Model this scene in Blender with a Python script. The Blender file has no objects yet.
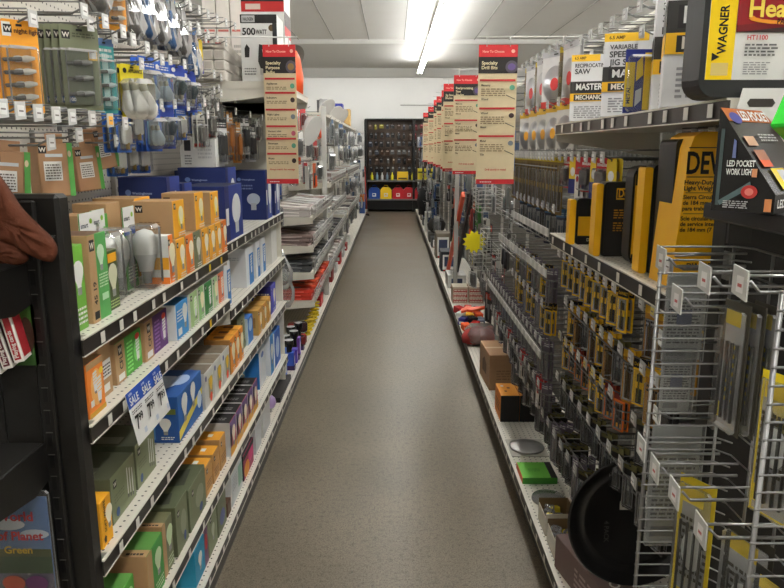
import bpy, math, random
from mathutils import Vector, Matrix
R = random.Random(7)
C = bpy.context.scene.collection
# ------------------------------------------------------------------ camera model
CAM = Vector((0, 0, 1.63)); F = 695.0; PITCH = math.atan(144.5 / F); YAW = math.atan(1 / F)
CM = Matrix.Rotation(YAW, 4, 'Z') @ Matrix.Rotation(math.pi / 2 - PITCH, 4, 'X')
def at(u, v, X=None, Y=None, Z=None):
    """world point on the plane X=, Y= or Z= seen at photo pixel (u, v)"""
    d = CM.to_3x3() @ Vector(((u - 392) / F, -(v - 294) / F, -1))
    if X is not None: t = (X - CAM.x) / d.x
    elif Y is not None: t = (Y - CAM.y) / d.y
    else: t = (Z - CAM.z) / d.z
    return CAM + d * t
def yon(u, X, Z):
    """distance along the aisle of a point at side X, height Z that shows at column u"""
    z = abs(X) * F / abs(393 - u)
    return (z + (Z - CAM.z) * 0.2036) / 0.979
# ------------------------------------------------------------------ materials
def lin(c):
    if len(c) == 4: return c
    f = lambda x: (x / 255 / 12.92) if x <= 10.3 else ((x / 255 + .055) / 1.055) ** 2.4
    return (f(c[0]), f(c[1]), f(c[2]), 1.0)
MATS = {}
def mat(key, rough=.5, metal=0.0, spec=.5, noise=.06, nscale=40, bump=0.0, bscale=200, perf=None, perfr=.12, coat=0.0):
    m = bpy.data.materials.new(key); m.use_nodes = True
    nt = m.node_tree; N = nt.nodes; L = nt.links; b = N['Principled BSDF']
    a = N.new('ShaderNodeAttribute'); a.attribute_name = 'Col'
    tc = N.new('ShaderNodeTexCoord')
    no = N.new('ShaderNodeTexNoise'); no.inputs['Scale'].default_value = nscale; no.inputs['Detail'].default_value = 3
    L.new(tc.outputs['Object'], no.inputs['Vector'])
    mr = N.new('ShaderNodeMapRange'); mr.inputs['To Min'].default_value = 1 - noise; mr.inputs['To Max'].default_value = 1 + noise
    L.new(no.outputs['Fac'], mr.inputs['Value'])
    mx = N.new('ShaderNodeVectorMath'); mx.operation = 'SCALE'
    L.new(a.outputs['Color'], mx.inputs[0]); L.new(mr.outputs[0], mx.inputs['Scale'])
    out = mx.outputs[0]
    if perf:
        axes, pitch = perf
        sp = N.new('ShaderNodeSeparateXYZ'); L.new(tc.outputs['Object'], sp.inputs[0])
        cb = N.new('ShaderNodeCombineXYZ')
        L.new(sp.outputs[axes[0]], cb.inputs[0]); L.new(sp.outputs[axes[1]], cb.inputs[1])
        s = N.new('ShaderNodeVectorMath'); s.operation = 'SCALE'; s.inputs['Scale'].default_value = 1 / pitch
        L.new(cb.outputs[0], s.inputs[0])
        fr = N.new('ShaderNodeVectorMath'); fr.operation = 'FRACTION'; L.new(s.outputs[0], fr.inputs[0])
        su = N.new('ShaderNodeVectorMath'); su.operation = 'SUBTRACT'; su.inputs[1].default_value = (.5, .5, 0); L.new(fr.outputs[0], su.inputs[0])
        ln = N.new('ShaderNodeVectorMath'); ln.operation = 'LENGTH'; L.new(su.outputs[0], ln.inputs[0])
        lt = N.new('ShaderNodeMath'); lt.operation = 'LESS_THAN'; lt.inputs[1].default_value = perfr; L.new(ln.outputs['Value'], lt.inputs[0])
        mi = N.new('ShaderNodeMix'); mi.data_type = 'RGBA'; mi.inputs['B'].default_value = (.03, .03, .03, 1)
        L.new(lt.outputs[0], mi.inputs['Factor']); L.new(out, mi.inputs['A']); out = mi.outputs['Result']
    L.new(out, b.inputs['Base Color'])
    b.inputs['Roughness'].default_value = rough; b.inputs['Metallic'].default_value = metal
    b.inputs['Specular IOR Level'].default_value = spec; b.inputs['Coat Weight'].default_value = coat
    if bump:
        n2 = N.new('ShaderNodeTexNoise'); n2.inputs['Scale'].default_value = bscale; n2.inputs['Detail'].default_value = 4
        L.new(tc.outputs['Object'], n2.inputs['Vector'])
        bp = N.new('ShaderNodeBump'); bp.inputs['Strength'].default_value = bump; bp.inputs['Distance'].default_value = .004
        L.new(n2.outputs['Fac'], bp.inputs['Height']); L.new(bp.outputs[0], b.inputs['Normal'])
    MATS[key] = m; return m
mat('card', .55); mat('gloss', .25, noise=.03); mat('steel', .32, metal=.85, noise=.08); mat('paint', .42, noise=.04, nscale=12)
mat('deck', .4, noise=.05, nscale=12, perf=((0, 1), .026), perfr=.13)
mat('peg', .5, noise=.05, nscale=10, perf=((1, 2), .0254), perfr=.13)
mat('blackpeg', .55, noise=.1, nscale=10, perf=((0, 2), .0254), perfr=.1)
mat('black', .38, noise=.15, nscale=9, spec=.4); mat('plastic', .4, noise=.03); mat('rubber', .75, noise=.1)
mat('leather', .75, spec=.15, noise=.22, nscale=25, bump=.7, bscale=90); mat('cloth', .9, noise=.15, bump=.5, bscale=150)
mat('ceil', .85, noise=.03, nscale=2); mat('wallp', .8, noise=.03, nscale=2); mat('frost', .35, noise=.02)
def clear_mat(key, tint, fac, rough, body=.5):
    m = bpy.data.materials.new(key); m.use_nodes = True; nt = m.node_tree; N = nt.nodes; L = nt.links
    for n in list(N):
        if n.type != 'OUTPUT_MATERIAL': N.remove(n)
    o = [n for n in N if n.type == 'OUTPUT_MATERIAL'][0]
    tr = N.new('ShaderNodeBsdfTransparent'); tr.inputs[0].default_value = (*tint, 1)
    g = N.new('ShaderNodeBsdfPrincipled'); g.inputs['Base Color'].default_value = (body, body, body, 1); g.inputs['Roughness'].default_value = rough; g.inputs['Specular IOR Level'].default_value = 1.0; g.inputs['Metallic'].default_value = .5
    lw = N.new('ShaderNodeFresnel'); lw.inputs[0].default_value = 1.45
    no = N.new('ShaderNodeTexNoise'); no.inputs['Scale'].default_value = 30
    ad = N.new('ShaderNodeMath'); ad.operation = 'MULTIPLY_ADD'; ad.inputs[1].default_value = .05; L.new(no.outputs['Fac'], ad.inputs[0])
    a2 = N.new('ShaderNodeMath'); a2.operation = 'ADD'; a2.inputs[1].default_value = fac; a2.use_clamp = True
    L.new(lw.outputs[0], ad.inputs[2]); L.new(ad.outputs[0], a2.inputs[0])
    mx = N.new('ShaderNodeMixShader'); L.new(a2.outputs[0], mx.inputs[0]); L.new(tr.outputs[0], mx.inputs[1]); L.new(g.outputs[0], mx.inputs[2])
    L.new(mx.outputs[0], o.inputs[0]); MATS[key] = m
clear_mat('clear', (.96, .97, .97), .01, .08, .7); clear_mat('haze', (.85, .87, .88), .16, .22, .7)
m = bpy.data.materials.new('tube'); m.use_nodes = True; N = m.node_tree.nodes
b = N['Principled BSDF']; b.inputs['Emission Color'].default_value = (1, .985, .94, 1); b.inputs['Emission Strength'].default_value = 34; b.inputs['Base Color'].default_value = (.9, .9, .9, 1); MATS['tube'] = m
# concrete floor
m = bpy.data.materials.new('concrete'); m.use_nodes = True; nt = m.node_tree; N = nt.nodes; L = nt.links; b = N['Principled BSDF']; MATS['concrete'] = m
tc = N.new('ShaderNodeTexCoord')
def nz(s, d, r=.55):
    n = N.new('ShaderNodeTexNoise'); n.inputs['Scale'].default_value = s; n.inputs['Detail'].default_value = d; n.inputs['Roughness'].default_value = r
    L.new(tc.outputs['Object'], n.inputs['Vector']); return n
n1, n2, n3 = nz(1.3, 6), nz(45, 5, .7), nz(170, 3, .7)
r1 = N.new('ShaderNodeValToRGB'); L.new(n1.outputs['Fac'], r1.inputs[0])
r1.color_ramp.elements[0].position = .3; r1.color_ramp.elements[0].color = lin((102, 94, 80)); r1.color_ramp.elements[1].position = .7; r1.color_ramp.elements[1].color = lin((124, 115, 99))
r2 = N.new('ShaderNodeValToRGB'); L.new(n2.outputs['Fac'], r2.inputs[0])
e = r2.color_ramp.elements; e[0].position = .3; e[0].color = (.5, .49, .48, 1); e[1].position = .5; e[1].color = (1, 1, 1, 1)
r3 = N.new('ShaderNodeValToRGB'); L.new(n3.outputs['Fac'], r3.inputs[0])
e = r3.color_ramp.elements; e[0].position = .36; e[0].color = (.35, .34, .33, 1); e[1].position = .45; e[1].color = (1, 1, 1, 1)
e2 = r3.color_ramp.elements.new(.72); e2.color = (1.6, 1.58, 1.54, 1)
def mul(a, b_):
    x = N.new('ShaderNodeMix'); x.data_type = 'RGBA'; x.blend_type = 'MULTIPLY'; x.inputs['Factor'].default_value = 1
    L.new(a, x.inputs['A']); L.new(b_, x.inputs['B']); return x.outputs['Result']
L.new(mul(mul(r1.outputs[0], r2.outputs[0]), r3.outputs[0]), b.inputs['Base Color'])
rr = N.new('ShaderNodeMapRange'); rr.inputs['To Min'].default_value = .22; rr.inputs['To Max'].default_value = .5; L.new(n1.outputs['Fac'], rr.inputs['Value']); L.new(rr.outputs[0], b.inputs['Roughness'])
bp = N.new('ShaderNodeBump'); bp.inputs['Strength'].default_value = .15; bp.inputs['Distance'].default_value = .003; L.new(n2.outputs['Fac'], bp.inputs['Height']); L.new(bp.outputs[0], b.inputs['Normal'])
# ------------------------------------------------------------------ mesh builder
_tc = {}
def glyphs(s, bold):
    k = (s, bold)
    if k not in _tc:
        cu = bpy.data.curves.new('text', 'FONT'); cu.body = s; cu.resolution_u = 3; cu.offset = .026 if bold else .004; cu.size = 1
        o = bpy.data.objects.new('text', cu); me = o.to_mesh(); me.calc_loop_triangles()
        vs = [tuple(v.co[:2]) for v in me.vertices]; fs = [tuple(t.vertices) for t in me.loop_triangles]
        o.to_mesh_clear(); bpy.data.objects.remove(o); bpy.data.curves.remove(cu)
        x0 = min(v[0] for v in vs); x1 = max(v[0] for v in vs)
        _tc[k] = ([(v[0] - x0, v[1]) for v in vs], fs, x1 - x0)
    return _tc[k]
class M:
    def __init__(s, mat='card', col=(200, 200, 200)):
        s.v = []; s.f = []; s.c = []; s.m = []; s.sm = []; s.mat = mat; s.col = col; s.T = None
    def vert(s, p):
        p = Vector(p)
        if s.T is not None: p = s.T @ p
        s.v.append(p); return len(s.v) - 1
    def face(s, idx, col=None, mat=None, smooth=False):
        s.f.append(tuple(idx)); s.c.append(col or s.col); s.m.append(mat or s.mat); s.sm.append(smooth)
    def poly(s, pts, col=None, mat=None):
        s.face([s.vert(p) for p in pts], col, mat)
    def box(s, lo, hi, col=None, mat=None, cols=None, ch=0.0, top=None):
        x0, y0, z0 = lo; x1, y1, z1 = hi; cols = cols or {}
        if x0 > x1: x0, x1 = x1, x0
        if y0 > y1: y0, y1 = y1, y0
        if z0 > z1: z0, z1 = z1, z0
        c = min(ch, (x1 - x0) * .3, (y1 - y0) * .3, (z1 - z0) * .3)
        g = lambda k: cols.get(k, col)
        tm = top or mat
        if c <= 0:
            i = [s.vert(p) for p in ((x0, y0, z0), (x1, y0, z0), (x1, y1, z0), (x0, y1, z0), (x0, y0, z1), (x1, y0, z1), (x1, y1, z1), (x0, y1, z1))]
            for k, q in (('-z', (3, 2, 1, 0)), ('+z', (4, 5, 6, 7)), ('-y', (0, 1, 5, 4)), ('+x', (1, 2, 6, 5)), ('+y', (2, 3, 7, 6)), ('-x', (3, 0, 4, 7))):
                s.face([i[a] for a in q], g(k), tm if k == '+z' else mat)
            return s
        X = (x0, x1); Y = (y0, y1); Z = (z0, z1); V = {}
        for a in (0, 1):
            for b_ in (0, 1):
                for d in (0, 1):
                    sx, sy, sz = (c, -c)[a], (c, -c)[b_], (c, -c)[d]
                    V[a, b_, d, 'x'] = s.vert((X[a], Y[b_] + sy, Z[d] + sz)); V[a, b_, d, 'y'] = s.vert((X[a] + sx, Y[b_], Z[d] + sz)); V[a, b_, d, 'z'] = s.vert((X[a] + sx, Y[b_] + sy, Z[d]))
        fl = lambda q, flip: q[::-1] if flip else q
        for a in (0, 1):
            s.face(fl([V[a, 0, 0, 'x'], V[a, 1, 0, 'x'], V[a, 1, 1, 'x'], V[a, 0, 1, 'x']], a == 0), g(('-x', '+x')[a]), mat)
            s.face(fl([V[0, a, 0, 'y'], V[1, a, 0, 'y'], V[1, a, 1, 'y'], V[0, a, 1, 'y']], a == 1), g(('-y', '+y')[a]), mat)
            s.face(fl([V[0, 0, a, 'z'], V[1, 0, a, 'z'], V[1, 1, a, 'z'], V[0, 1, a, 'z']], a == 0), g(('-z', '+z')[a]), tm if a else mat)
        for a in (0, 1):
            for b_ in (0, 1):
                s.face([V[a, b_, 0, 'x'], V[a, b_, 0, 'y'], V[a, b_, 1, 'y'], V[a, b_, 1, 'x']], g(('-y', '+y')[b_]), mat)
                s.face([V[a, 0, b_, 'x'], V[a, 0, b_, 'z'], V[a, 1, b_, 'z'], V[a, 1, b_, 'x']], g(('-x', '+x')[a]), mat)
                s.face([V[0, a, b_, 'y'], V[0, a, b_, 'z'], V[1, a, b_, 'z'], V[1, a, b_, 'y']], g(('-y', '+y')[a]), mat)
                for d in (0, 1): s.face([V[a, b_, d, 'x'], V[a, b_, d, 'y'], V[a, b_, d, 'z']], g(('-y', '+y')[b_]), mat)
        return s
    def tube(s, pts, r, n=6, col=None, mat=None, cap=True):
        pts = [Vector(p) for p in pts]; rings = []
        for i, p in enumerate(pts):
            d = (pts[min(i + 1, len(pts) - 1)] - pts[max(i - 1, 0)]).normalized()
            a = d.cross(Vector((0, 0, 1)) if abs(d.z) < .9 else Vector((1, 0, 0))).normalized(); b_ = d.cross(a)
            rr = r[i] if isinstance(r, (list, tuple)) else r
            rings.append([s.vert(p + a * rr * math.cos(2 * math.pi * k / n) + b_ * rr * math.sin(2 * math.pi * k / n)) for k in range(n)])
        for i in range(len(rings) - 1):
            for k in range(n): s.face([rings[i][k], rings[i][(k + 1) % n], rings[i + 1][(k + 1) % n], rings[i + 1][k]], col, mat, True)
        if cap: s.face(rings[0][::-1], col, mat); s.face(rings[-1], col, mat)
        return s
    def lathe(s, prof, o, ax=(0, 0, 1), n=16, col=None, mat=None, cols=None):
        ax = Vector(ax).normalized(); a = ax.cross(Vector((0, 0, 1)) if abs(ax.z) < .9 else Vector((1, 0, 0))).normalized(); b_ = ax.cross(a); o = Vector(o)
        rings = [[s.vert(o + ax * h + a * r * math.cos(2 * math.pi * k / n) + b_ * r * math.sin(2 * math.pi * k / n)) for k in range(n)] for r, h in prof]
        for i in range(len(rings) - 1):
            for k in range(n): s.face([rings[i][k], rings[i][(k + 1) % n], rings[i + 1][(k + 1) % n], rings[i + 1][k]], (cols[i] if cols else col), mat, True)
        s.face(rings[0][::-1], cols[0] if cols else col, mat); s.face(rings[-1], cols[-1] if cols else col, mat)
        return s
    def prism(s, pts, o, ux, uy, un, d, col=None, mat=None, scol=None):
        """outline pts (2d) in the plane o,ux,uy extruded by d along un (towards the back)"""
        o, ux, uy, un = map(Vector, (o, ux, uy, un))
        a = [s.vert(o + ux * p[0] + uy * p[1]) for p in pts]; b_ = [s.vert(o + ux * p[0] + uy * p[1] + un * d) for p in pts]
        s.face(a, col, mat); s.face(b_[::-1], col, mat); n = len(pts)
        for k in range(n): s.face([a[k], b_[k], b_[(k + 1) % n], a[(k + 1) % n]], scol or col, mat)
        return s
    def text(s, o, ux, uy, h, st, col, bold=True, align='l', maxw=None, mat=None):
        vs, fs, w = glyphs(st, bold); h0 = h; k = h; kx = k
        if maxw and w * k > maxw: kx = maxw / w
        off = {'l': 0, 'c': -w * kx / 2, 'r': -w * kx}[align]
        o, ux, uy = Vector(o), Vector(ux).normalized(), Vector(uy).normalized()
        b_ = len(s.v)
        for x, y in vs: s.vert(o + ux * (x * kx + off) + uy * (y * k))
        for f in fs: s.face([b_ + i for i in f], col, mat)
    def art(s, o, ux, uy, W, H, items, mat=None):
        """print on a face: o corner, ux/uy unit axes, W x H metres; items in fractions, drawn layer on layer"""
        o, ux, uy = Vector(o), Vector(ux), Vector(uy); n = ux.cross(uy); L_ = 0
        P = lambda a, b_, l: o + ux * (a * W) + uy * (b_ * H) + n * (.0004 + .00035 * l)
        for it in items:
            L_ += 1; k = it[0]
            if k == 'r': s.poly([P(it[1], it[2], L_), P(it[3], it[2], L_), P(it[3], it[4], L_), P(it[1], it[4], L_)], it[5], mat)
            elif k == 'p': s.poly([P(a, b_, L_) for a, b_ in it[1]], it[2], mat)
            elif k == 'e':
                s.poly([P(it[1] + it[3] * math.cos(t * math.pi / 9), it[2] + it[4] * math.sin(t * math.pi / 9), L_) for t in range(18)], it[5], mat)
            elif k == 'b':   # bulb drawing: cx, cy, height fraction, glass colour
                hh = it[3] * H; c0 = P(it[1], it[2], L_)
                out = [(.0, -.5), (.12, -.48), (.13, -.22), (.2, -.1), (.31, .1), (.33, .25), (.26, .4), (.12, .49), (0, .5)]
                pts = out + [(-x, y) for x, y in out[::-1][1:-1]]
                s.poly([c0 + ux * (x * hh) + uy * (y * hh) for x, y in pts], it[4], mat)
                s.poly([c0 + n * .0003 + ux * (x * hh) + uy * (y * hh) for x, y in ((-.12, -.5), (.12, -.5), (.13, -.28), (-.13, -.28))], (150, 150, 150), mat)
            elif k == 's':   # spiral bulb drawing
                hh = it[3] * H; c0 = P(it[1], it[2], L_)
                for j in range(4):
                    y = -.05 + j * .14
                    s.poly([c0 + n * .0001 * j + ux * (a * hh) + uy * (b_ * hh) for a, b_ in ((-.2, y), (.2, y + .05), (.2, y + .15), (-.2, y + .1))], it[4], mat)
                s.poly([c0 + ux * (a * hh) + uy * (b_ * hh) for a, b_ in ((-.14, -.42), (.14, -.42), (.17, -.06), (-.17, -.06))], (235, 235, 235), mat)
                s.poly([c0 + ux * (a * hh) + uy * (b_ * hh) for a, b_ in ((-.08, -.52), (.08, -.52), (.09, -.4), (-.09, -.4))], (120, 120, 120), mat)
            elif k == 't': # x,y,h(metres),text,col,[align,maxw frac]
                s.text(P(it[1], it[2], L_), ux, uy, it[3], it[4], it[5], True, it[6] if len(it) > 6 else 'l', (it[7] * W) if len(it) > 7 else None, mat)
            elif k == 'v': # text running upwards
                s.text(P(it[1], it[2], L_), uy, -ux, it[3], it[4], it[5], True, 'l', (it[6] * H) if len(it) > 6 else None, mat)
            elif k == 'l': # block of small print: x0,y0,x1,y1,n,col
                x0, y0, x1, y1, nn, cc = it[1:7]; rr = random.Random(int(x0 * 99 + y0 * 77) + nn)
                for j in range(nn):
                    yy = y1 - (j + 1) * (y1 - y0) / nn; x = x0
                    while x < x1 - .02:
                        w = min((.04 + .12 * rr.random()) * (x1 - x0) * 1.5, x1 - x)
                        s.poly([P(x, yy, L_), P(x + w, yy, L_), P(x + w, yy + .5 * (y1 - y0) / nn, L_), P(x, yy + .5 * (y1 - y0) / nn, L_)], cc, mat); x += w + .03 * (x1 - x0) * 1.5
            elif k == 'w': # black square with a white W
                hs = it[3]; c0 = P(it[1], it[2], L_)
                s.poly([c0 + ux * a * hs + uy * b_ * hs for a, b_ in ((-.5, -.5), (.5, -.5), (.5, .5), (-.5, .5))], (25, 22, 20), mat)
                s.text(c0 + n * .0004 - uy * hs * .3, ux, uy, hs * .8, 'W', (235, 230, 220), True, 'c', None, mat)
        return s
    def build(s, name, parent=None, **kw):
        me = bpy.data.meshes.new(name)
        xs = [p.x for p in s.v]; ys = [p.y for p in s.v]; zs = [p.z for p in s.v]
        org = Vector(((min(xs) + max(xs)) / 2, (min(ys) + max(ys)) / 2, min(zs))) if parent is None else Vector((0, 0, 0))
        if kw.get('world'): org = Vector((0, 0, 0))
        off = parent['_o'] if parent is not None else None
        if off is not None: sub = Vector(off)
        else: sub = org
        me.from_pydata([tuple(p - sub) for p in s.v], [], s.f)
        keys = []
        for k in s.m:
            if k not in keys: keys.append(k)
        for k in keys: me.materials.append(MATS[k])
        me.polygons.foreach_set('material_index', [keys.index(k) for k in s.m]); me.polygons.foreach_set('use_smooth', s.sm)
        ca = me.color_attributes.new('Col', 'FLOAT_COLOR', 'CORNER'); buf = []
        cc = {}
        for f, c in zip(s.f, s.c):
            if c not in cc: cc[c] = lin(c)
            buf.extend(cc[c] * len(f))
        ca.data.foreach_set('color', buf); me.update()
        o = bpy.data.objects.new(name, me); C.objects.link(o)
        if parent is not None: o.parent = parent; o['_o'] = list(off)
        else: o.location = sub; o['_o'] = list(sub)
        for k in ('label', 'category', 'group', 'kind'):
            if kw.get(k): o[k] = kw[k]
        return o
def empty(name, loc, label, cat, group=None, kind=None):
    o = bpy.data.objects.new(name, None); C.objects.link(o); o.location = loc; o['_o'] = list(loc); o.empty_display_size = .05
    if label: o['label'] = label
    if cat: o['category'] = cat
    if group: o['group'] = group
    if kind: o['kind'] = kind
    return o
def dup(o, delta, label=None, group=None, rz=0.0):
    """copy a thing with its parts and sub-parts, moved by delta (and turned about its base)"""
    c = o.copy(); C.objects.link(c); c.location = o.location + Vector(delta)
    if rz: c.rotation_euler.z = o.rotation_euler.z + rz
    if label: c['label'] = label
    if group: c['group'] = group
    for ch in list(o.children):
        d = ch.copy(); C.objects.link(d); d.parent = c
        for g in list(ch.children):
            e_ = g.copy(); C.objects.link(e_); e_.parent = d
    return c
ORD = 'first second third fourth fifth sixth seventh eighth ninth tenth eleventh twelfth thirteenth fourteenth fifteenth sixteenth seventeenth eighteenth nineteenth twentieth'.split()
def nth(i): return ORD[i] if i < 20 else 'farther'
def struct(name, m_, **kw): return m_.build(name, None, kind='structure', world=True, **kw)
TAN = (186, 150, 108); KRAFT = (170, 132, 92); YEL = (246, 176, 40); ORA = (240, 130, 40); WHT = (235, 235, 232); BLK = (22, 21, 20)
GRN = (84, 160, 62); OLV = (118, 124, 92); BLU = (28, 84, 160); NAVY = (26, 44, 110); PUR = (96, 50, 120); GRY = (150, 150, 150); RED = (190, 34, 34); DARK = (46, 42, 38)
LW = (222, 218, 206)
# ------------------------------------------------------------------ room
struct('floor', M('concrete').box((-9, -4, -.1), (9, 19.4, 0)))
c_ = M('ceil', (240, 240, 238)).box((-9, -4, 3.5), (9, 19.4, 3.6))
struct('ceiling', c_)
tr = M('ceil', (176, 176, 174))
for x in [-5.3 + .61 * k for k in range(18)]:
    tr.box((x - .006, -4, 3.494), (x + .006, 12.7, 3.5))
struct('trim_1', tr)
struct('trim_2', M('ceil', (236, 236, 234)).box((-9, 12.7, 3.43), (9, 12.86, 3.5)))
struct('trim_4', M('ceil', (225, 225, 223)).box((-5, 17.0, 3.285), (6, 17.03, 3.5)))
added_wash = empty('ceiling_light', (0, 17.3, 3.42), 'crosswise fluorescent strip light close to the back wall, behind the white drop trim', 'light')  # added unseen source to brighten the back wall; the drop trim hides its tubes
M('paint', (240, 240, 238)).box((-3.4, 17.26, 3.44), (4.0, 17.34, 3.5)).build('housing', added_wash)
for k_ in range(3): M('tube', WHT).tube([(-3.35 + 2.45 * k_, 17.3, 3.41), (-.95 + 2.45 * k_, 17.3, 3.41)], .018, 8).build('tube', added_wash)
struct('wall_back', M('wallp', (240, 240, 238)).box((-9, 19.4, 0), (9, 19.5, 3.6)))
struct('wall_front', M('wallp', (200, 196, 188)).box((-9, -4.1, 0), (9, -4, 3.6)))
struct('wall_left', M('wallp', (215, 212, 205)).box((-9.1, -4, 0), (-9, 19.4, 3.6)))
struct('wall_right', M('wallp', (215, 212, 205)).box((9, -4, 0), (9.1, 19.4, 3.6)))
struct('trim_3', M('wallp', (150, 150, 148)).box((.2, 19.37, 2.79), (3.5, 19.4, 2.81)))
# fluorescent strip fixtures
fx = empty('ceiling_light', (.575, -2.6, 3.5), 'fluorescent strip light over the aisle', 'light', 'fluorescent strips over the aisle')
M('paint', (240, 240, 238)).box((.54, -3.8, 3.28), (.61, -1.4, 3.33)).prism([(-.035, 0), (.035, 0), (.015, -.03), (-.015, -.03)], (.575, -3.8, 3.28), (1, 0, 0), (0, 0, 1), (0, 1, 0), 2.4).build('housing', fx)
for yy in (-3.3, -1.9): M('steel', (180, 180, 180)).tube([(.575, yy, 3.33), (.575, yy, 3.5)], .004, 6).build('suspension_rod', fx)
for s_ in (-1, 1):
    M('tube', WHT).tube([(.575 + s_ * .036, -3.76, 3.25), (.575 + s_ * .036, -1.44, 3.25)], .014, 8).build('tube', fx)
    M('plastic', WHT).box((.575 + s_ * .036 - .012, -3.79, 3.23), (.575 + s_ * .036 + .012, -3.765, 3.28)).build('lamp_holder', fx)
    M('plastic', WHT).box((.575 + s_ * .036 - .012, -1.435, 3.23), (.575 + s_ * .036 + .012, -1.41, 3.28)).build('lamp_holder', fx)
for row, (dx, nm) in enumerate(((0, 'above this aisle'), (-4.6, 'beyond the bulb shelving'), (4.0, 'beyond the drill bits'))):
    for i in range(8):
        if row == 0 and i == 0: fx['label'] = 'long white fluorescent strip light above this aisle, behind the viewer'; continue
        dup(fx, (dx, 2.44 * i, 0), f'white fluorescent strip light {nm}, {nth(i)} from the front', 'fluorescent strips ' + nm)
# ------------------------------------------------------------------ gondola shelving
def pricelabels(shelf, X, side, y0, y1, z, seed, yellow=()):
    r = random.Random(seed); y = y0 + .05; k = 0
    while y < y1 - .05 and k < 24:
        mm = M('card', WHT); col = (236, 200, 40) if k in yellow else (225, 222, 214)
        xx = X + side * .004
        mm.box((xx - .0006, y, z - .012), (xx + .0006, y + .021, z + .013), col)
        mm.build('price_label', shelf, label='yellow price label' if k in yellow else None); y += r.choice((.09, .11, .14, .17)); k += 1
def shelf(name, label, side, X, Xb, y0, y1, z, seed, yellow=(), group=None, strip=DARK, sh=.04, labels=True, base=False):
    """side -1: left run (front edge at negative X), front faces +x"""
    s = empty(name, (X, (y0 + y1) / 2, z), label, 'shelf', group)
    f = -side  # direction of the aisle
    d = M('paint', LW); lo = (min(X, Xb), y0, z - .03); hi = (max(X, Xb), y1, z)
    d.box(lo, hi, LW, 'paint', top='deck'); d.build('deck', s)
    ya, y0_ = y0, y0
    if side < 0 and abs(y0 - 1.46) < .001: y0 = 1.428
    st = M('black', strip); st.box((X, y0, z - sh), (X + f * .004, y1, z - .004), strip)
    st.box((X, y0, z - sh - .0025), (X + f * .006, y1, z - sh), LW, 'plastic').box((X, y0, z - .004), (X + f * .007, y1, z), LW, 'paint')
    sl_ = st.build('label_strip', s); y0 = y0_
    if labels: pricelabels(sl_, X + f * .0045, f, y0, y1, z - sh / 2 - .002, seed, yellow)
    if base:
        M('paint', (70, 66, 60)).box((X - f * .03, y0, 0), (X - f * .05, y1, z - .03)).build('kick_plate', s)
    else:
        for yy in ((y0 + .002, y1 - .004) if abs(y0 - 1.46) > .001 or side > 0 else (y1 - .004,)):
            br = M('paint', LW); br.prism([(0, 0), (X - Xb, 0), (X - Xb, -.03), (0, -.09)], (Xb, yy, z - .03), (1, 0, 0), (0, 0, 1), (0, 1, 0), .002); br.build('bracket', s)
    return s
XL, XU, XB = -.646, -.665, -1.05
YJ, YE = 2.757, 4.2
XR, XRU, XRB = .568, .60, .98
def backboard(name, label, X, y0, y1, z1, side, col=(214, 210, 200), mat_='peg'):
    o = empty(name, (X, (y0 + y1) / 2, 0), label, 'shelving')
    x0, x1 = (X - .03, X) if side < 0 else (X, X + .03)
    M(mat_, col).box((x0, y0, 0), (x1, y1, z1)).build('panel', o)
    yy = y0
    while yy <= y1 + .01:
        u_ = M('paint', (190, 186, 176)); xa = X if side < 0 else X - .02
        u_.box((xa, yy - .015, 0), (xa + .02, yy + .015, z1 + .02), (190, 186, 176), ch=.003)
        for k in range(int(z1 / .05)): u_.box((xa + (.0201 if side < 0 else -.0006), yy - .004, .05 * k + .02), (xa + (.0206 if side < 0 else -.0001), yy + .004, .05 * k + .04), (40, 40, 40))
        u_.build('upright', o); yy += 1.22
    M('paint', LW).box((x0 - .005, y0, z1), (x1 + .005, y1, z1 + .03), ch=.004).build('top_rail', o)
    return o
backboard('pegboard_stand', 'cream pegboard back of the light bulb shelving at the front left', XB - .021, 1.46, YE, 2.12, -1)
backboard('pegboard_stand', 'cream pegboard back of the farther left shelving run', XB - .021, YE + .02, 17.4, 2.0, -1)
backboard('pegboard_stand', 'grey pegboard back of the power tool and drill bit shelving', XRB + .021, 1.44, 17.4, 2.12, 1, (112, 109, 100))
ZA, ZB, ZC, ZD, ZE = 1.236, 1.038, .712, .373, .175
shelf('shelf', 'top bulb shelf of the near left bay, under the yellow bulb boxes', -1, XU, XB, 1.46, YJ - .003, ZA, 1, yellow=(7, 8, 9))
shelf('shelf', 'second bulb shelf of the near left bay, with the sale tag on its edge', -1, XU, XB, 1.46, YJ - .003, ZB, 2, yellow=(8,))
shelf('shelf', 'third bulb shelf of the near left bay, under the big blue box', -1, XU, XB, 1.46, YJ - .003, ZC, 3)
shelf('shelf', 'fourth bulb shelf of the near left bay, under the green topped cartons', -1, XU, XB, 1.46, YJ - .003, ZD, 4)
shelf('base_shelf', 'wide bottom shelf of the near left bay just above the floor', -1, XL, XB, 1.46, YJ - .003, ZE, 5, base=True)
ZA2, ZB2 = 1.262, .99
shelf('shelf', 'shelf of the second left bay holding the tall navy boxes', -1, XU, XB, YJ, YE, ZA2, 6)
shelf('shelf', 'shelf of the second left bay holding the white and blue boxes', -1, XU, XB, YJ, YE, ZB2, 7)
shelf('shelf', 'shelf of the second left bay with small tan and purple boxes', -1, XU, XB, YJ, YE, ZC, 8)
shelf('shelf', 'shelf of the second left bay with the large blue carton', -1, XU, XB, YJ, YE, ZD, 9)
shelf('base_shelf', 'bottom shelf of the second left bay by the floor', -1, XL, XB, YJ, YE, ZE, 10, base=True)
shelf('base_shelf', 'long bottom shelf of the far left run', -1, XL, XB, YE + .003, 17.4, ZE, 11, base=True, labels=False)
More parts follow.
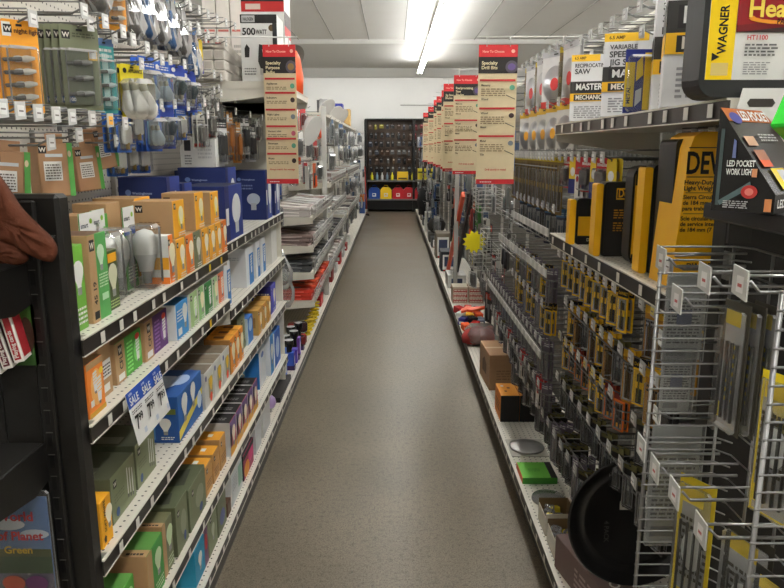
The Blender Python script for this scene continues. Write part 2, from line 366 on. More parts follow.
shelf('top_shelf', 'high top shelf carrying the halogen work light boxes', -1, -.50, XB, 3.195, YE, 1.925, 12, labels=False, strip=LW, sh=.03)
M('paint', LW).box((XB, YE - .004, .175), (-.68, YE + .012, 2.05), ch=.004).build('end_panel_board', label='white end board closing off the second left bay', category='shelving')
bk = shelf('shelf', 'right hand shelf carrying the black and yellow tool cases', 1, XRU, XRB, 1.46, 2.62, 1.322, 21)
gk = shelf('shelf', 'upper right shelf carrying the saw boxes and heat gun case', 1, XRU, XRB, 1.28, 2.62, 1.72, 22, sh=.036, strip=(60, 55, 52))
shelf('base_shelf', 'long bottom shelf of the right hand run above the floor', 1, XR, XRB, 1.46, 17.4, ZE, 23, base=True, sh=.05)
# end plate of upper right shelf (white, slot and hole)
ep = M('paint', WHT); ep.prism([(0, 0), (.19, 0), (.19, .055), (.012, .055)], (.60, 1.262, 1.68), (1, 0, 0), (0, 0, 1), (0, 1, 0), .003)
ep.poly([(.60 + a, 1.2615, 1.68 + b_) for a, b_ in ((.02, .03), (.025, .037), (.065, .037), (.07, .03), (.065, .023), (.025, .023))], (60, 55, 50))
ep.lathe([(.006, -.0008), (.006, 0)], (.69, 1.262, 1.715), (0, 1, 0), 12, (50, 45, 40))
ep.build('end_plate', gk)
# ------------------------------------------------------------------ cartons
def carton(label, x0, x1, y0, y1, z0, h, base=TAN, ny=None, ax=None, top=None, name='carton', cat='box', group=None, side=-1, rz=0.0, mt='card', flap=True, ch=.0015, ax_mm=None):
    """ny: (colour, art) of the camera facing side, ax: of the aisle side, top: of the top"""
    cols = {}; f = '+x' if side < 0 else '-x'
    x0, x1 = min(x0, x1), max(x0, x1)
    for k, q in (('-y', ny), (f, ax), ('+z', top)):
        if q: cols[k] = q[0]
    m_ = M(mt, base)
    if rz:
        cx, cy = (x0 + x1) / 2, (y0 + y1) / 2
        m_.T = Matrix.Translation((cx, cy, 0)) @ Matrix.Rotation(rz, 4, 'Z') @ Matrix.Translation((-cx, -cy, 0))
    m_.box((x0, y0, z0), (x1, y1, z0 + h), base, None, cols, ch)
    w, d = x1 - x0, y1 - y0; i_ = ch
    if ny and ny[1]: m_.art((x0, y0, z0), (1, 0, 0), (0, 0, 1), w, h, ny[1])
    if ax and ax[1]:
        if side < 0: m_.art((x1, y0, z0), (0, 1, 0), (0, 0, 1), d, h, ax[1])
        else: m_.art((x0, y1, z0), (0, -1, 0), (0, 0, 1), d, h, ax[1])
    if top and top[1]: m_.art((x0, y0, z0 + h), (1, 0, 0), (0, 1, 0), w, d, top[1])
    elif flap:
        c = top[0] if top else base; dk = tuple(int(q * .6) for q in c[:3])
        m_.poly([(x0 + .1 * w, y0 + .49 * d, z0 + h + .0004), (x1 - .1 * w, y0 + .49 * d, z0 + h + .0004), (x1 - .1 * w, y0 + .51 * d, z0 + h + .0004), (x0 + .1 * w, y0 + .51 * d, z0 + h + .0004)], dk)
    return m_.build(name, label=label, category=cat, group=group)
def lbox(u, X, z0, L, D, h, label, **k):
    y = yon(u, X, z0); return carton(label, X - D, X, y, y + L, z0, h, **k)
# art for bulb boxes (aisle side)
def a_bulb(bg, glass=(250, 240, 205), strip=None, sticker=None, txt='60W', spiral=False, w=.018):
    a = []
    if strip: a += [('r', 0, 0, .32, 1, strip), ('w', .16, .82, .02), ('v', .21, .12, .018, txt, (40, 35, 30)), ('r', .04, .03, .28, .1, WHT)]
    else: a += [('w', .18, .85, w)]
    cx = .66
    a += [('e', cx, .55, .26, .3, tuple(min(255, int(c * 1.15 + 20)) for c in bg))]
    a += [('s' if spiral else 'b', cx, .52, .62, glass if not spiral else (250, 250, 245))]
    if sticker: a += [('e', cx + .06, .84, .1, .08, sticker)]
    a += [('l', .38, .05, .95, .17, 2, WHT)]
    return a
nearW = [('w', .16, .8, .022), ('l', .15, .25, .7, .5, 4, (140, 108, 74))]
# --- shelf A, near bay
carton('green bulb box squeezed beside the black post on the top bulb shelf', -.80, -.69, 1.468, 1.53, ZA, .19, base=(120, 180, 70), ax=((112, 176, 62), [('b', .5, .62, .4, WHT), ('l', .1, .08, .9, .3, 4, WHT)]))
carton('tall tan and green bulb carton nearest the black post', -.80, -.688, 1.553, 1.655, ZA, .204, base=TAN, top=((110, 82, 60), None),
       ax=((90, 172, 90), [('r', 0, 0, .36, 1, TAN), ('w', .18, .88, .026), ('v', .26, .2, .024, '45 19', (60, 45, 30)), ('r', .05, .04, .3, .13, BLK), ('b', .6, .72, .3, (210, 235, 205)), ('l', .42, .38, .9, .55, 5, (200, 230, 190)), ('r', .5, .22, .85, .3, (190, 230, 190))]))
carton('narrow dark green bulb box behind the tall tan and green carton', -.80, -.70, 1.675, 1.742, ZA, .15, base=(92, 92, 60), ax=((70, 84, 44), [('b', .5, .5, .55, (220, 220, 190)), ('r', .1, .8, .9, .95, YEL), ('l', .1, .05, .9, .2, 3, (180, 200, 130))]))
def clamshell(label, x, y, z, w=.085, h=.235, hdr='smart', group=None, green=GRN, big=.034):
    o = empty('bulb_clamshell', (x, y, z), label, 'light bulb pack', group)
    m_ = M('card', green); m_.box((x - .002, y - w / 2, z), (x, y + w / 2, z + h), green)
    m_.art((x, y - w / 2, z), (0, 1, 0), (0, 0, 1), w, h, [('r', 0, .74, 1, 1, WHT), ('r', 0, .66, 1, .76, (50, 90, 170)), ('t', .06, .84, .018, hdr, (60, 60, 70)), ('e', .75, .9, .1, .03, (140, 190, 60)), ('l', .1, .1, .9, .3, 5, (220, 235, 200))])
    m_.art((x - .002, y + w / 2, z), (0, -1, 0), (0, 0, 1), w, h, [('r', 0, .74, 1, 1, WHT)])
    m_.build('card', o)
    cx = x + .042
    bb = M('frost', (244, 244, 240))
    bb.lathe([(.004, .012), (.012, .014), (.0135, .045), (.02, .05), (.024, .075), (big * .93, .10), (big, .125), (big * .9, .148), (big * .6, .165), (.002, .172)], (cx, y, z), (0, 0, 1), 18,
             cols=[(160, 160, 160)] * 3 + [(214, 214, 212)] * 2 + [(246, 246, 242)] * 5)
    bb.build('bulb', o)
    bl = M('clear', WHT); bl.box((x + .001, y - w / 2 + .006, z + .004), (x + .08, y + w / 2 - .006, z + .185), ch=.01); bl.build('blister', o)
    return o
clamshell('clear packed white LED bulb beside the dark green box, top bulb shelf', -.79, 1.79, ZA)
clamshell('frosted LED bulb in clear pack standing second from the near cartons', -.80, 1.885, ZA, hdr='smart', big=.036)
clamshell('large white LED bulb in clear pack on green card before the white and orange box', -.755, 1.985, ZA, big=.036)
carton('white card bulb box with light green spot and white header behind the near cartons', -.93, -.83, 1.60, 1.68, ZA, .245, base=WHT, ax=(GRN, [('r', 0, .6, 1, 1, WHT), ('t', .1, .8, .02, 'smart', (60, 60, 70))]), ny=(WHT, [('t', .25, .86, .022, 'smart', (50, 60, 80)), ('e', .82, .9, .08, .03, (140, 190, 60))]))
carton('tan carton with black square mark behind the clear bulb packs, near one', -.90, -.80, 1.86, 1.95, ZA, .22, base=TAN, ny=(TAN, nearW), ax=(GRN, a_bulb(GRN)))
carton('tan carton standing behind the large white LED bulb', -.93, -.83, 2.02, 2.12, ZA, .24, base=TAN, ny=(TAN, nearW), ax=(TAN, None))
carton('white and orange bulb box with round blue mark, start of the yellow row', -.75, -.665, 2.04, 2.085, ZA, .145, base=WHT, ny=(WHT, [('e', .3, .84, .1, .06, BLU), ('r', .1, 0, 1, .14, ORA), ('r', .35, .3, 1, .55, YEL), ('l', .1, .6, .6, .75, 3, (150, 150, 150))]), ax=(ORA, a_bulb(ORA)))
row = [(-.66, 2.095, .09, YEL, YEL), (-.66, 2.195, .085, ORA, ORA), (-.662, 2.29, .085, OLV, OLV), (-.66, 2.385, .085, YEL, YEL), (-.66, 2.478, .085, YEL, YEL), (-.66, 2.57, .085, YEL, YEL), (-.66, 2.662, .085, YEL, ORA)]
for i, (X, y, L, c, c2) in enumerate(row):
    nm = {YEL: 'yellow', ORA: 'orange', OLV: 'olive green'}[c]
    carton(f'{nm} bulb box in the lower yellow row, top bulb shelf, {nth(i)} from the front', X - .1, X, y, y + L, ZA, .125, base=TAN, ny=(TAN, nearW), ax=(c2, a_bulb(c2, glass=(252, 240, 215) if c != OLV else (225, 225, 215), w=.016)))
for i, (y, L, D) in enumerate(((2.10, .12, .12), (2.34, .11, .11), (2.54, .12, .11))):
    carton(f'tan carton with yellow side stacked on the yellow bulb row, {nth(i)} from the near end', -.665 - D, -.665, y, y + L, ZA + .126, .115 + .01 * (i % 2), base=TAN, ny=(TAN, nearW), ax=(YEL, a_bulb(YEL)))
carton('tan carton behind the front tan one on the top bulb shelf', -.93, -.80, 2.16, 2.30, ZA, .245, base=TAN, ny=(TAN, nearW), ax=(YEL, a_bulb(YEL)))
# navy boxes
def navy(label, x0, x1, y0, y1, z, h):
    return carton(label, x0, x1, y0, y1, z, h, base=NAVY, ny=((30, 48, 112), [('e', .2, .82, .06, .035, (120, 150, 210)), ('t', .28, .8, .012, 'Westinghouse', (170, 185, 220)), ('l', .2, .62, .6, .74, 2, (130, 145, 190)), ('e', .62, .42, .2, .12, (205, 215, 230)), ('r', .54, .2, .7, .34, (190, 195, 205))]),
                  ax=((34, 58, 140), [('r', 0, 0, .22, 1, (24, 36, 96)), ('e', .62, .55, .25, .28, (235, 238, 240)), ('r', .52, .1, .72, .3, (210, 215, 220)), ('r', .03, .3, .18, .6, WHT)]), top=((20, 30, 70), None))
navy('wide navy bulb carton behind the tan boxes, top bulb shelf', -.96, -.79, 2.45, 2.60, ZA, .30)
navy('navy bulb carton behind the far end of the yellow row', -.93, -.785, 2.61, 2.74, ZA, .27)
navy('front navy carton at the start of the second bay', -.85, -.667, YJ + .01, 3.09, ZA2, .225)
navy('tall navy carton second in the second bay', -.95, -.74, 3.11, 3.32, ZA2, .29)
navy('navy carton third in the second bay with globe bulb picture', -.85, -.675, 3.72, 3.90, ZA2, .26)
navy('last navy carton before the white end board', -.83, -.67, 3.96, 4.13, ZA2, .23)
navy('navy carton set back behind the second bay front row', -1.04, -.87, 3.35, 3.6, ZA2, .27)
# white box hanging above navy ones
carton('white box with black square code resting on the navy cartons', -.935, -.78, 3.115, 3.28, ZA2 + .291, .13, base=WHT, ny=(WHT, [('r', .12, .55, .3, .9, (60, 60, 65)), ('l', .12, .1, .32, .45, 4, (120, 120, 120)), ('l', .5, .3, .9, .8, 4, (205, 205, 205))]))
# --- shelf B
carton('orange box of spiral bulbs at the near end of the second bulb shelf', -.80, -.676, 1.462, 1.55, ZB, .127, base=ORA, ax=((242, 140, 50), [('r', 0, .88, 1, 1, TAN), ('r', 0, 0, 1, .09, (200, 150, 40)), ('e', .5, .5, .35, .34, (250, 190, 110)), ('s', .42, .6, .4, WHT), ('s', .62, .42, .5, WHT), ('e', .8, .75, .12, .06, (250, 220, 60)), ('r', .06, .2, .26, .32, WHT)]), top=(TAN, None))
carton('tan box with white label, second from the near end of the second bulb shelf', -.85, -.70, 1.585, 1.655, ZB, .13, base=TAN, ax=(TAN, [('r', .15, .35, .9, .7, WHT), ('l', .2, .4, .85, .65, 4, (60, 60, 60)), ('r', .2, .1, .7, .25, WHT)]))
def wbox(label, X, y, L, h, c, z, D=.12, sticker=None, n=1, txt='CFL', spiral=True):
    return carton(label, X - D, X, y, y + L, z, h, base=TAN, ny=(TAN, nearW), top=((160, 128, 92), None),
                  ax=(c, [('r', 0, 0, .34, 1, TAN), ('w', .17, .8, .026), ('v', .24, .32, .03, txt, (40, 30, 20), .36), ('r', .06, .06, .28, .22, WHT), ('l', .4, .1, .62, .9, 8, tuple(min(255, q + 70) for q in c)), ('e', .8, .5, .16, .3, tuple(min(255, q + 45) for q in c)), ('s' if spiral else 'b', .8, .5, .6, WHT)] + ([('e', .8, .86, .09, .08, sticker)] if sticker else [])))
wbox('tan and green spiral bulb multipack on the second bulb shelf', -.705, 1.692, .185, .108, (84, 172, 66), ZB, sticker=(236, 70, 50))
wbox('tan and purple spiral bulb multipack behind the green one', -.70, 1.89, .20, .115, PUR, ZB, sticker=(240, 80, 60))
carton('bright blue bulb box behind the purple multipack', -.78, -.68, 2.115, 2.245, ZB, .115, base=(60, 140, 200), ax=((58, 148, 214), [('b', .72, .55, .7, WHT), ('l', .08, .5, .5, .85, 4, WHT), ('r', .1, .1, .4, .3, WHT)]), ny=((225, 230, 235), None))
for i, (y, L, c, nm) in enumerate(((2.27, .09, (170, 200, 140), 'pale green'), (2.37, .07, (150, 195, 130), 'soft green'), (2.45, .11, (50, 130, 60), 'deep green'), (2.57, .07, (180, 210, 160), 'white and green'), (2.65, .09, (240, 130, 90), 'coral orange'))):
    carton(f'{nm} bulb box toward the far end of the second bulb shelf', -.77, -.68, y, y + L, ZB, .118, base=WHT, ny=((215, 215, 205), None), ax=(c, a_bulb(c, spiral=i % 2 == 0)))
# --- B2
for i, (y, L) in enumerate(((2.80, .1), (3.22, .17), (3.46, .1), (3.60, .12))):
    carton(f'white box with blue picture side in the second bay, {nth(i)} from the front', -.86, -.69, y, y + L, ZB2, .185, base=(222, 224, 228), ny=((220, 222, 226), [('l', .2, .7, .8, .8, 2, (180, 185, 195))]), ax=((232, 236, 240), [('r', .4, 0, 1, .8, (60, 130, 200)), ('s', .7, .5, .5, WHT)]))
carton('plain tall white carton at the far end of the white and blue boxes', -.82, -.69, 3.92, 4.1, ZB2, .21, base=(230, 230, 226))
# --- shelf C
carton('small yellow bulb box by the black post on the third bulb shelf', -.75, -.677, 1.47, 1.53, ZC, .118, base=YEL, ny=(YEL, None), top=(YEL, [('r', .1, .2, .5, .8, WHT)]),
       ax=((248, 178, 36), [('b', .72, .55, .5, (250, 240, 215)), ('v', .42, .3, .014, 'SOFT WHITE', (60, 40, 20)), ('p', [(.15, .1), (.3, .1), (.34, .2), (.22, .26), (.1, .2)], (60, 40, 20))]))
def olive(label, X, y, L, h, z, D=.2):
    w_ = []
    for j in range(3):
        w_ += [('r', .62 + j * .09, .28 - j * .03, .655 + j * .09, .86 - j * .05, (225, 225, 218)), ('r', .615 + j * .09, .2 - j * .03, .66 + j * .09, .28 - j * .03, (90, 90, 86))]
    return carton(label, X - D, X, y, y + L, z, h, base=(112, 118, 90), ny=((104, 110, 84), None), top=((96, 100, 78), [('r', .2, .1, .75, .4, (150, 152, 132))]),
                  ax=((132, 140, 106), [('w', .16, .8, .02), ('l', .1, .4, .5, .6, 3, (110, 116, 88)), ('e', .2, .18, .07, .1, (60, 90, 140))] + w_))
olive('olive long tube lamp carton on the third bulb shelf beside the yellow box', -.695, 1.575, .16, .125, ZC)
olive('second olive lamp carton half hidden by the sale tag', -.70, 1.76, .15, .13, ZC)
carton('big royal blue bulb multipack carton on the third bulb shelf', -.83, -.68, 2.075, 2.35, ZC, .155, base=(30, 80, 150),
       ny=((28, 84, 156), [('r', .12, .62, .95, .74, (120, 130, 60)), ('t', .3, .8, .016, 'Reveal', (236, 200, 60)), ('r', .1, .08, .5, .42, (70, 130, 190)), ('b', .3, .26, .3, WHT), ('b', .72, .36, .36, WHT), ('l', .62, .08, .9, .16, 2, WHT)]),
       ax=((34, 96, 170), [('p', [(0, .05), (1, .45), (1, .62), (0, .25)], (236, 216, 90)), ('b', .25, .62, .62, WHT), ('b', .6, .68, .55, WHT), ('e', .85, .4, .1, .2, (210, 225, 240))]), top=((44, 90, 160), [('b', .4, .4, .7, (200, 215, 235)), ('e', .75, .6, .18, .2, (180, 200, 230))]))
for i in range(3):
    carton(f'grey white bulb box with yellow picture beyond the big blue carton, {nth(i)} in line', -.80, -.672, 2.36 + i * .13, 2.36 + i * .13 + .12, ZC, .135, base=(205, 205, 200), ny=((200, 200, 196), None), top=((128, 116, 100), None),
           ax=((214, 214, 210), [('e', .16, .82, .08, .08, (60, 60, 130)), ('r', .4, .2, .9, .75, (170, 165, 130)), ('b', .66, .52, .5, (240, 200, 60)), ('e', .62, .2, .14, .13, (250, 90, 60))]))
for i in range(3):
    carton(f'orange bulb box past the grey white ones on the third shelf, {nth(i)} in line', -.78, -.672, 2.76 + i * .085, 2.76 + i * .085 + .08, ZC, .15, base=(200, 150, 60), ny=((180, 130, 70), None), top=((232, 160, 50), [('r', .3, .3, .7, .7, (120, 80, 40))]), ax=((240, 150, 40), a_bulb((240, 150, 40))))
for i in range(2):
    olive(f'olive flood lamp carton in the second bay, {nth(i)} of the tall pair', -.70, 3.03 + i * .08, .075, .17, ZC, .14)
carton('slim blue box with white arc beside the olive cartons', -.78, -.69, 3.20, 3.32, ZC, .13, base=(50, 110, 190), ax=((54, 120, 200), [('e', .5, .7, .35, .25, (180, 210, 235))]), ny=((190, 205, 215), None))
for i in range(3):
    carton(f'small tan bulb box with yellow window in the second bay, {nth(i)} from the front', -.75, -.675, 3.38 + i * .13, 3.38 + i * .13 + .1, ZC, .13, base=(196, 150, 70), ny=((200, 160, 90), [('r', .2, .3, .8, .7, (160, 120, 60))]), ax=((206, 150, 60), a_bulb((206, 150, 60))))
carton('violet blue bulb box at the far end of the third shelf', -.80, -.69, 3.84, 4.0, ZC, .16, base=(70, 70, 170), ny=((60, 60, 150), [('l', .1, .5, .9, .8, 3, WHT)]), ax=((84, 84, 190), a_bulb((84, 84, 190))))
# --- shelf D
carton('yellow box at the near end of the fourth bulb shelf', -.80, -.70, 1.47, 1.55, ZD, .125, base=YEL, top=(YEL, None))
for i, (X, y, L, h, D, c, t, nm) in enumerate(((-.70, 1.58, .10, .14, .13, GRN, (92, 150, 70), 'tan carton with green top, nearest on the fourth bulb shelf'), (-.675, 1.715, .13, .165, .12, (70, 150, 70), (92, 150, 70), 'tall tan carton with green top and side on the fourth bulb shelf'),
                                          (-.68, 1.86, .09, .17, .12, OLV, (110, 112, 80), 'tan and olive carton behind the green topped pair'))):
    carton(nm, X - D, X, y, y + L, ZD, h, base=TAN, ny=(TAN, [('v', .3, .1, .02, '45 15', (80, 60, 40))]), top=(t, [('r', 0, 0, 1, .25, TAN), ('l', .5, .05, .9, .2, 1, (60, 50, 40))]), ax=(c, [('r', 0, 0, .3, 1, TAN), ('b', .65, .6, .5, (210, 230, 190)), ('l', .4, .1, .9, .3, 3, (200, 220, 180))]))
for i, (y, L, h) in enumerate(((1.97, .12, .17), (2.11, .2, .155))):
    carton(('olive bulb carton with cut top' if i == 0 else 'wide olive bulb carton with creased top') + ' on the fourth bulb shelf', -.80, -.675, y, y + L, ZD, h, base=OLV, ny=((96, 104, 78), [('l', .2, .3, .8, .6, 3, (70, 76, 60))]), top=((90, 98, 72), [('p', [(.2, .1), (.8, .2), (.7, .8), (.3, .7)], (58, 64, 50))]), ax=((122, 130, 100), [('w', .22, .8, .02), ('e', .6, .5, .25, .25, (150, 155, 130)), ('e', .65, .2, .1, .1, (70, 90, 140))]))
for i, (y) in enumerate((2.35, 2.46, 2.57)):
    carton(f'tan box with orange yellow top on the fourth bulb shelf, {nth(i)} of three', -.78, -.685 + .0, y, y + .09, ZD, .12 + .012 * (i == 2), base=(190, 140, 80), ny=((196, 150, 96), None), top=((242, 170, 50), [('r', .4, .35, .6, .65, WHT)]), ax=((206, 156, 92), [('w', .25, .8, .018), ('l', .15, .2, .85, .5, 3, (150, 110, 70))]))
for i in range(5):
    carton(f'black topped bulb box with rainbow side on the fourth shelf, {nth(i)} from the front', -.80, -.675, 2.70 + i * .12, 2.70 + i * .12 + .11, ZD, .15, base=(205, 205, 205), ny=((215, 215, 214), None), top=((22, 22, 24), [('l', .3, .3, .8, .6, 2, (160, 160, 160))]),
           ax=((190, 90, 110), [('r', 0, .6, 1, 1, (120, 90, 150)), ('r', 0, 0, 1, .25, (230, 170, 60)), ('b', .55, .5, .6, (250, 235, 210)), ('r', .04, .3, .2, .9, BLK)]))
carton('large bright blue carton with white rear edge on the fourth shelf', -.90, -.71, 3.53, 3.72, ZD, .20, base=(50, 130, 200), ny=((34, 120, 196), [('r', .45, .1, .6, .9, (110, 180, 230)), ('l', .1, .2, .4, .5, 3, (140, 190, 230)), ('p', [(.5, .1), (.6, .2), (.5, .3), (.6, .4), (.5, .5), (.6, .6), (.5, .7), (.45, .7), (.52, .6), (.45, .5), (.52, .4), (.45, .3), (.52, .2), (.45, .1)], WHT)]), ax=((225, 230, 235), [('e', .5, .85, .2, .08, (90, 120, 180))]), top=((200, 215, 230), None))
carton('white and blue carton standing right behind the large bright blue one', -.86, -.69, 3.76, 3.86, ZD, .235, base=(226, 230, 236), ny=((226, 230, 236), None), ax=((70, 140, 205), [('b', .5, .5, .5, WHT)]))
carton('blue carton with pale picture at the end of the fourth shelf', -.84, -.69, 3.90, 4.1, ZD, .21, base=(50, 110, 190), ny=((225, 230, 236), None), ax=((60, 110, 200), [('e', .5, .5, .3, .3, (190, 210, 240))]))
# --- base E
def ebox(label, y, L, h, D, c, ny_, art=None, t=None):
    return carton(label, -.665 - D, -.665, y, y + L, ZE, h, base=ny_, ny=(ny_, None), ax=(c, art), top=(t or ny_, None))
ebox('teal blue box at the near end of the bottom left shelf', 2.10, .12, .135, .07, (30, 140, 180), (36, 150, 186), [('b', .5, .5, .5, WHT)])
ebox('plum and grey box beside the teal one on the bottom left shelf', 2.215, .05, .15, .1, (120, 80, 110), (150, 150, 140), [('e', .5, .6, .3, .2, (200, 60, 60))])
ebox('olive bulb box on the bottom left shelf, nearer one', 2.275, .12, .165, .11, (128, 136, 104), (118, 124, 96), [('w', .3, .8, .02), ('b', .5, .45, .4, (180, 185, 160))])
ebox('olive bulb box on the bottom left shelf, farther one', 2.41, .13, .16, .1, (110, 116, 90), (96, 104, 78), [('e', .5, .35, .3, .2, (90, 100, 150))])
ebox('small brown carton lying behind the olive boxes by the floor', 2.56, .06, .06, .1, (90, 60, 40), (96, 66, 44))
ebox('white lamp box with green corner on the bottom left shelf', 2.64, .20, .155, .1, (214, 220, 222), (224, 226, 224), [('r', .6, .2, 1, .8, (150, 190, 170)), ('l', .1, .4, .5, .8, 5, (170, 175, 180))])
ebox('black box with pink and orange picture on the bottom left shelf', 2.87, .22, .12, .09, (170, 50, 90), (40, 34, 44), [('e', .3, .3, .25, .3, (240, 160, 60)), ('e', .7, .6, .25, .3, (220, 60, 130)), ('r', 0, .8, 1, 1, BLK)])
ebox('clear and white lamp pack behind the pink and orange box', 3.15, .14, .13, .1, (205, 208, 210), (190, 192, 194))
ebox('flat white carton farther along the bottom left shelf', 3.35, .2, .15, .12, (212, 212, 212), (200, 200, 200))
def globe(label, p, r, col=(245, 244, 240), mt='frost', name='globe_bulb'):
    m_ = M(mt, col); m_.lathe([(r * .35, 0), (r * .38, r * .35), (r * .7, r * .7), (r, r * 1.4), (r * .85, r * 2), (r * .5, r * 2.35), (.002, r * 2.5)], p, (0, 0, 1), 16, cols=[(150, 150, 150)] * 2 + [col] * 5)
    return m_.build(name, label=label, category='light bulb')
globe('violet tinted globe bulb on the bottom left shelf', (-.70, 3.72, ZE), .04, (190, 160, 215))
carton('flat black tray box on the bottom left shelf past the violet bulb', -.80, -.66, 3.86, 4.3, ZE, .03, base=(34, 32, 32), flap=False)
# --- sale tag
sg = M('card', WHT); y0, y1 = 1.61, 1.86; zt = 1.045; ht = .135
up = Vector((-.025, 0, ht)).normalized(); o_ = Vector((-.63, y0, zt - ht))
W_, H_ = y1 - y0, ht
n_ = Vector((0, 1, 0)).cross(up)
sg.prism([(0, 0), (W_, 0), (W_, H_), (0, H_)], o_, (0, 1, 0), up, -n_, .001)
sg.art(o_, (0, 1, 0), up, W_, H_, [('r', 0, .7, 1, 1, (34, 80, 176))] + [q for j in range(3) for q in (('t', .17 + j * .33, .74, .028, 'SALE', WHT, 'c', .3), ('t', .1 + j * .33, .92, .008, 'SUPER', (220, 228, 245), 'c'), ('l', .04 + j * .33, .58, .3 + j * .33, .66, 2, (70, 70, 70)), ('t', .11 + j * .32, .28, .048, '7', BLK, 'c'), ('t', .205 + j * .32, .38, .028, '99', BLK, 'c'), ('r', .2 + j * .33, .1, .27 + j * .33, .2, (200, 210, 225)))])
sg.build('sale_tag', label='white and blue sale tag reading 7.99 three times, clipped to the second shelf edge', category='price sign')
# ------------------------------------------------------------------ hooks and hanging packs
HN = [0]
def hook(side, X, Xb, y, z, label, group, tag=WHT, name='peg_hook'):
    """straight wire from the board at Xb to the tip at X (aisle side) with a clear price tag holder"""
    key = (side, round(X, 2), round(Xb, 2), tag)
    if key in HPROTO:
        p = HPROTO[key]; return dup(p, (0, y - p['_o'][1], z - p['_o'][2]), label, group)
    o = empty(name, (Xb, y, z), label, 'display hook', group); f = 1 if side < 0 else -1
    w = M('steel', (130, 130, 128)); w.tube([(Xb, y, z), (X - f * .03, y, z), (X, y, z + .014)], .0026, 5)
    w.tube([(Xb, y, z + .03), (X - f * .01, y, z + .026)], .0018, 5).box((Xb, y - .012, z - .02), (Xb + f * .004, y + .012, z + .035)); w.build('wire', o)
    t = M('plastic', tag); t.prism([(-.019, -.012), (.019, -.008), (.019, .024), (-.019, .022)], (X, y, z), (0, 1, 0), (0, 0, 1), (1, 0, 0), .002, (196, 196, 194)).box((X + f * .0026, y - .012, z - .004), (X + f * .003, y + .012, z + .016), tag if tag != WHT else (232, 232, 230)).box((X + f * .0031, y - .008, z + .004), (X + f * .0033, y + .008, z + .007), (120, 110, 110))
    t.build('price_tag', o); HPROTO[key] = o; return o
HPROTO = {}; PPROTO = {}
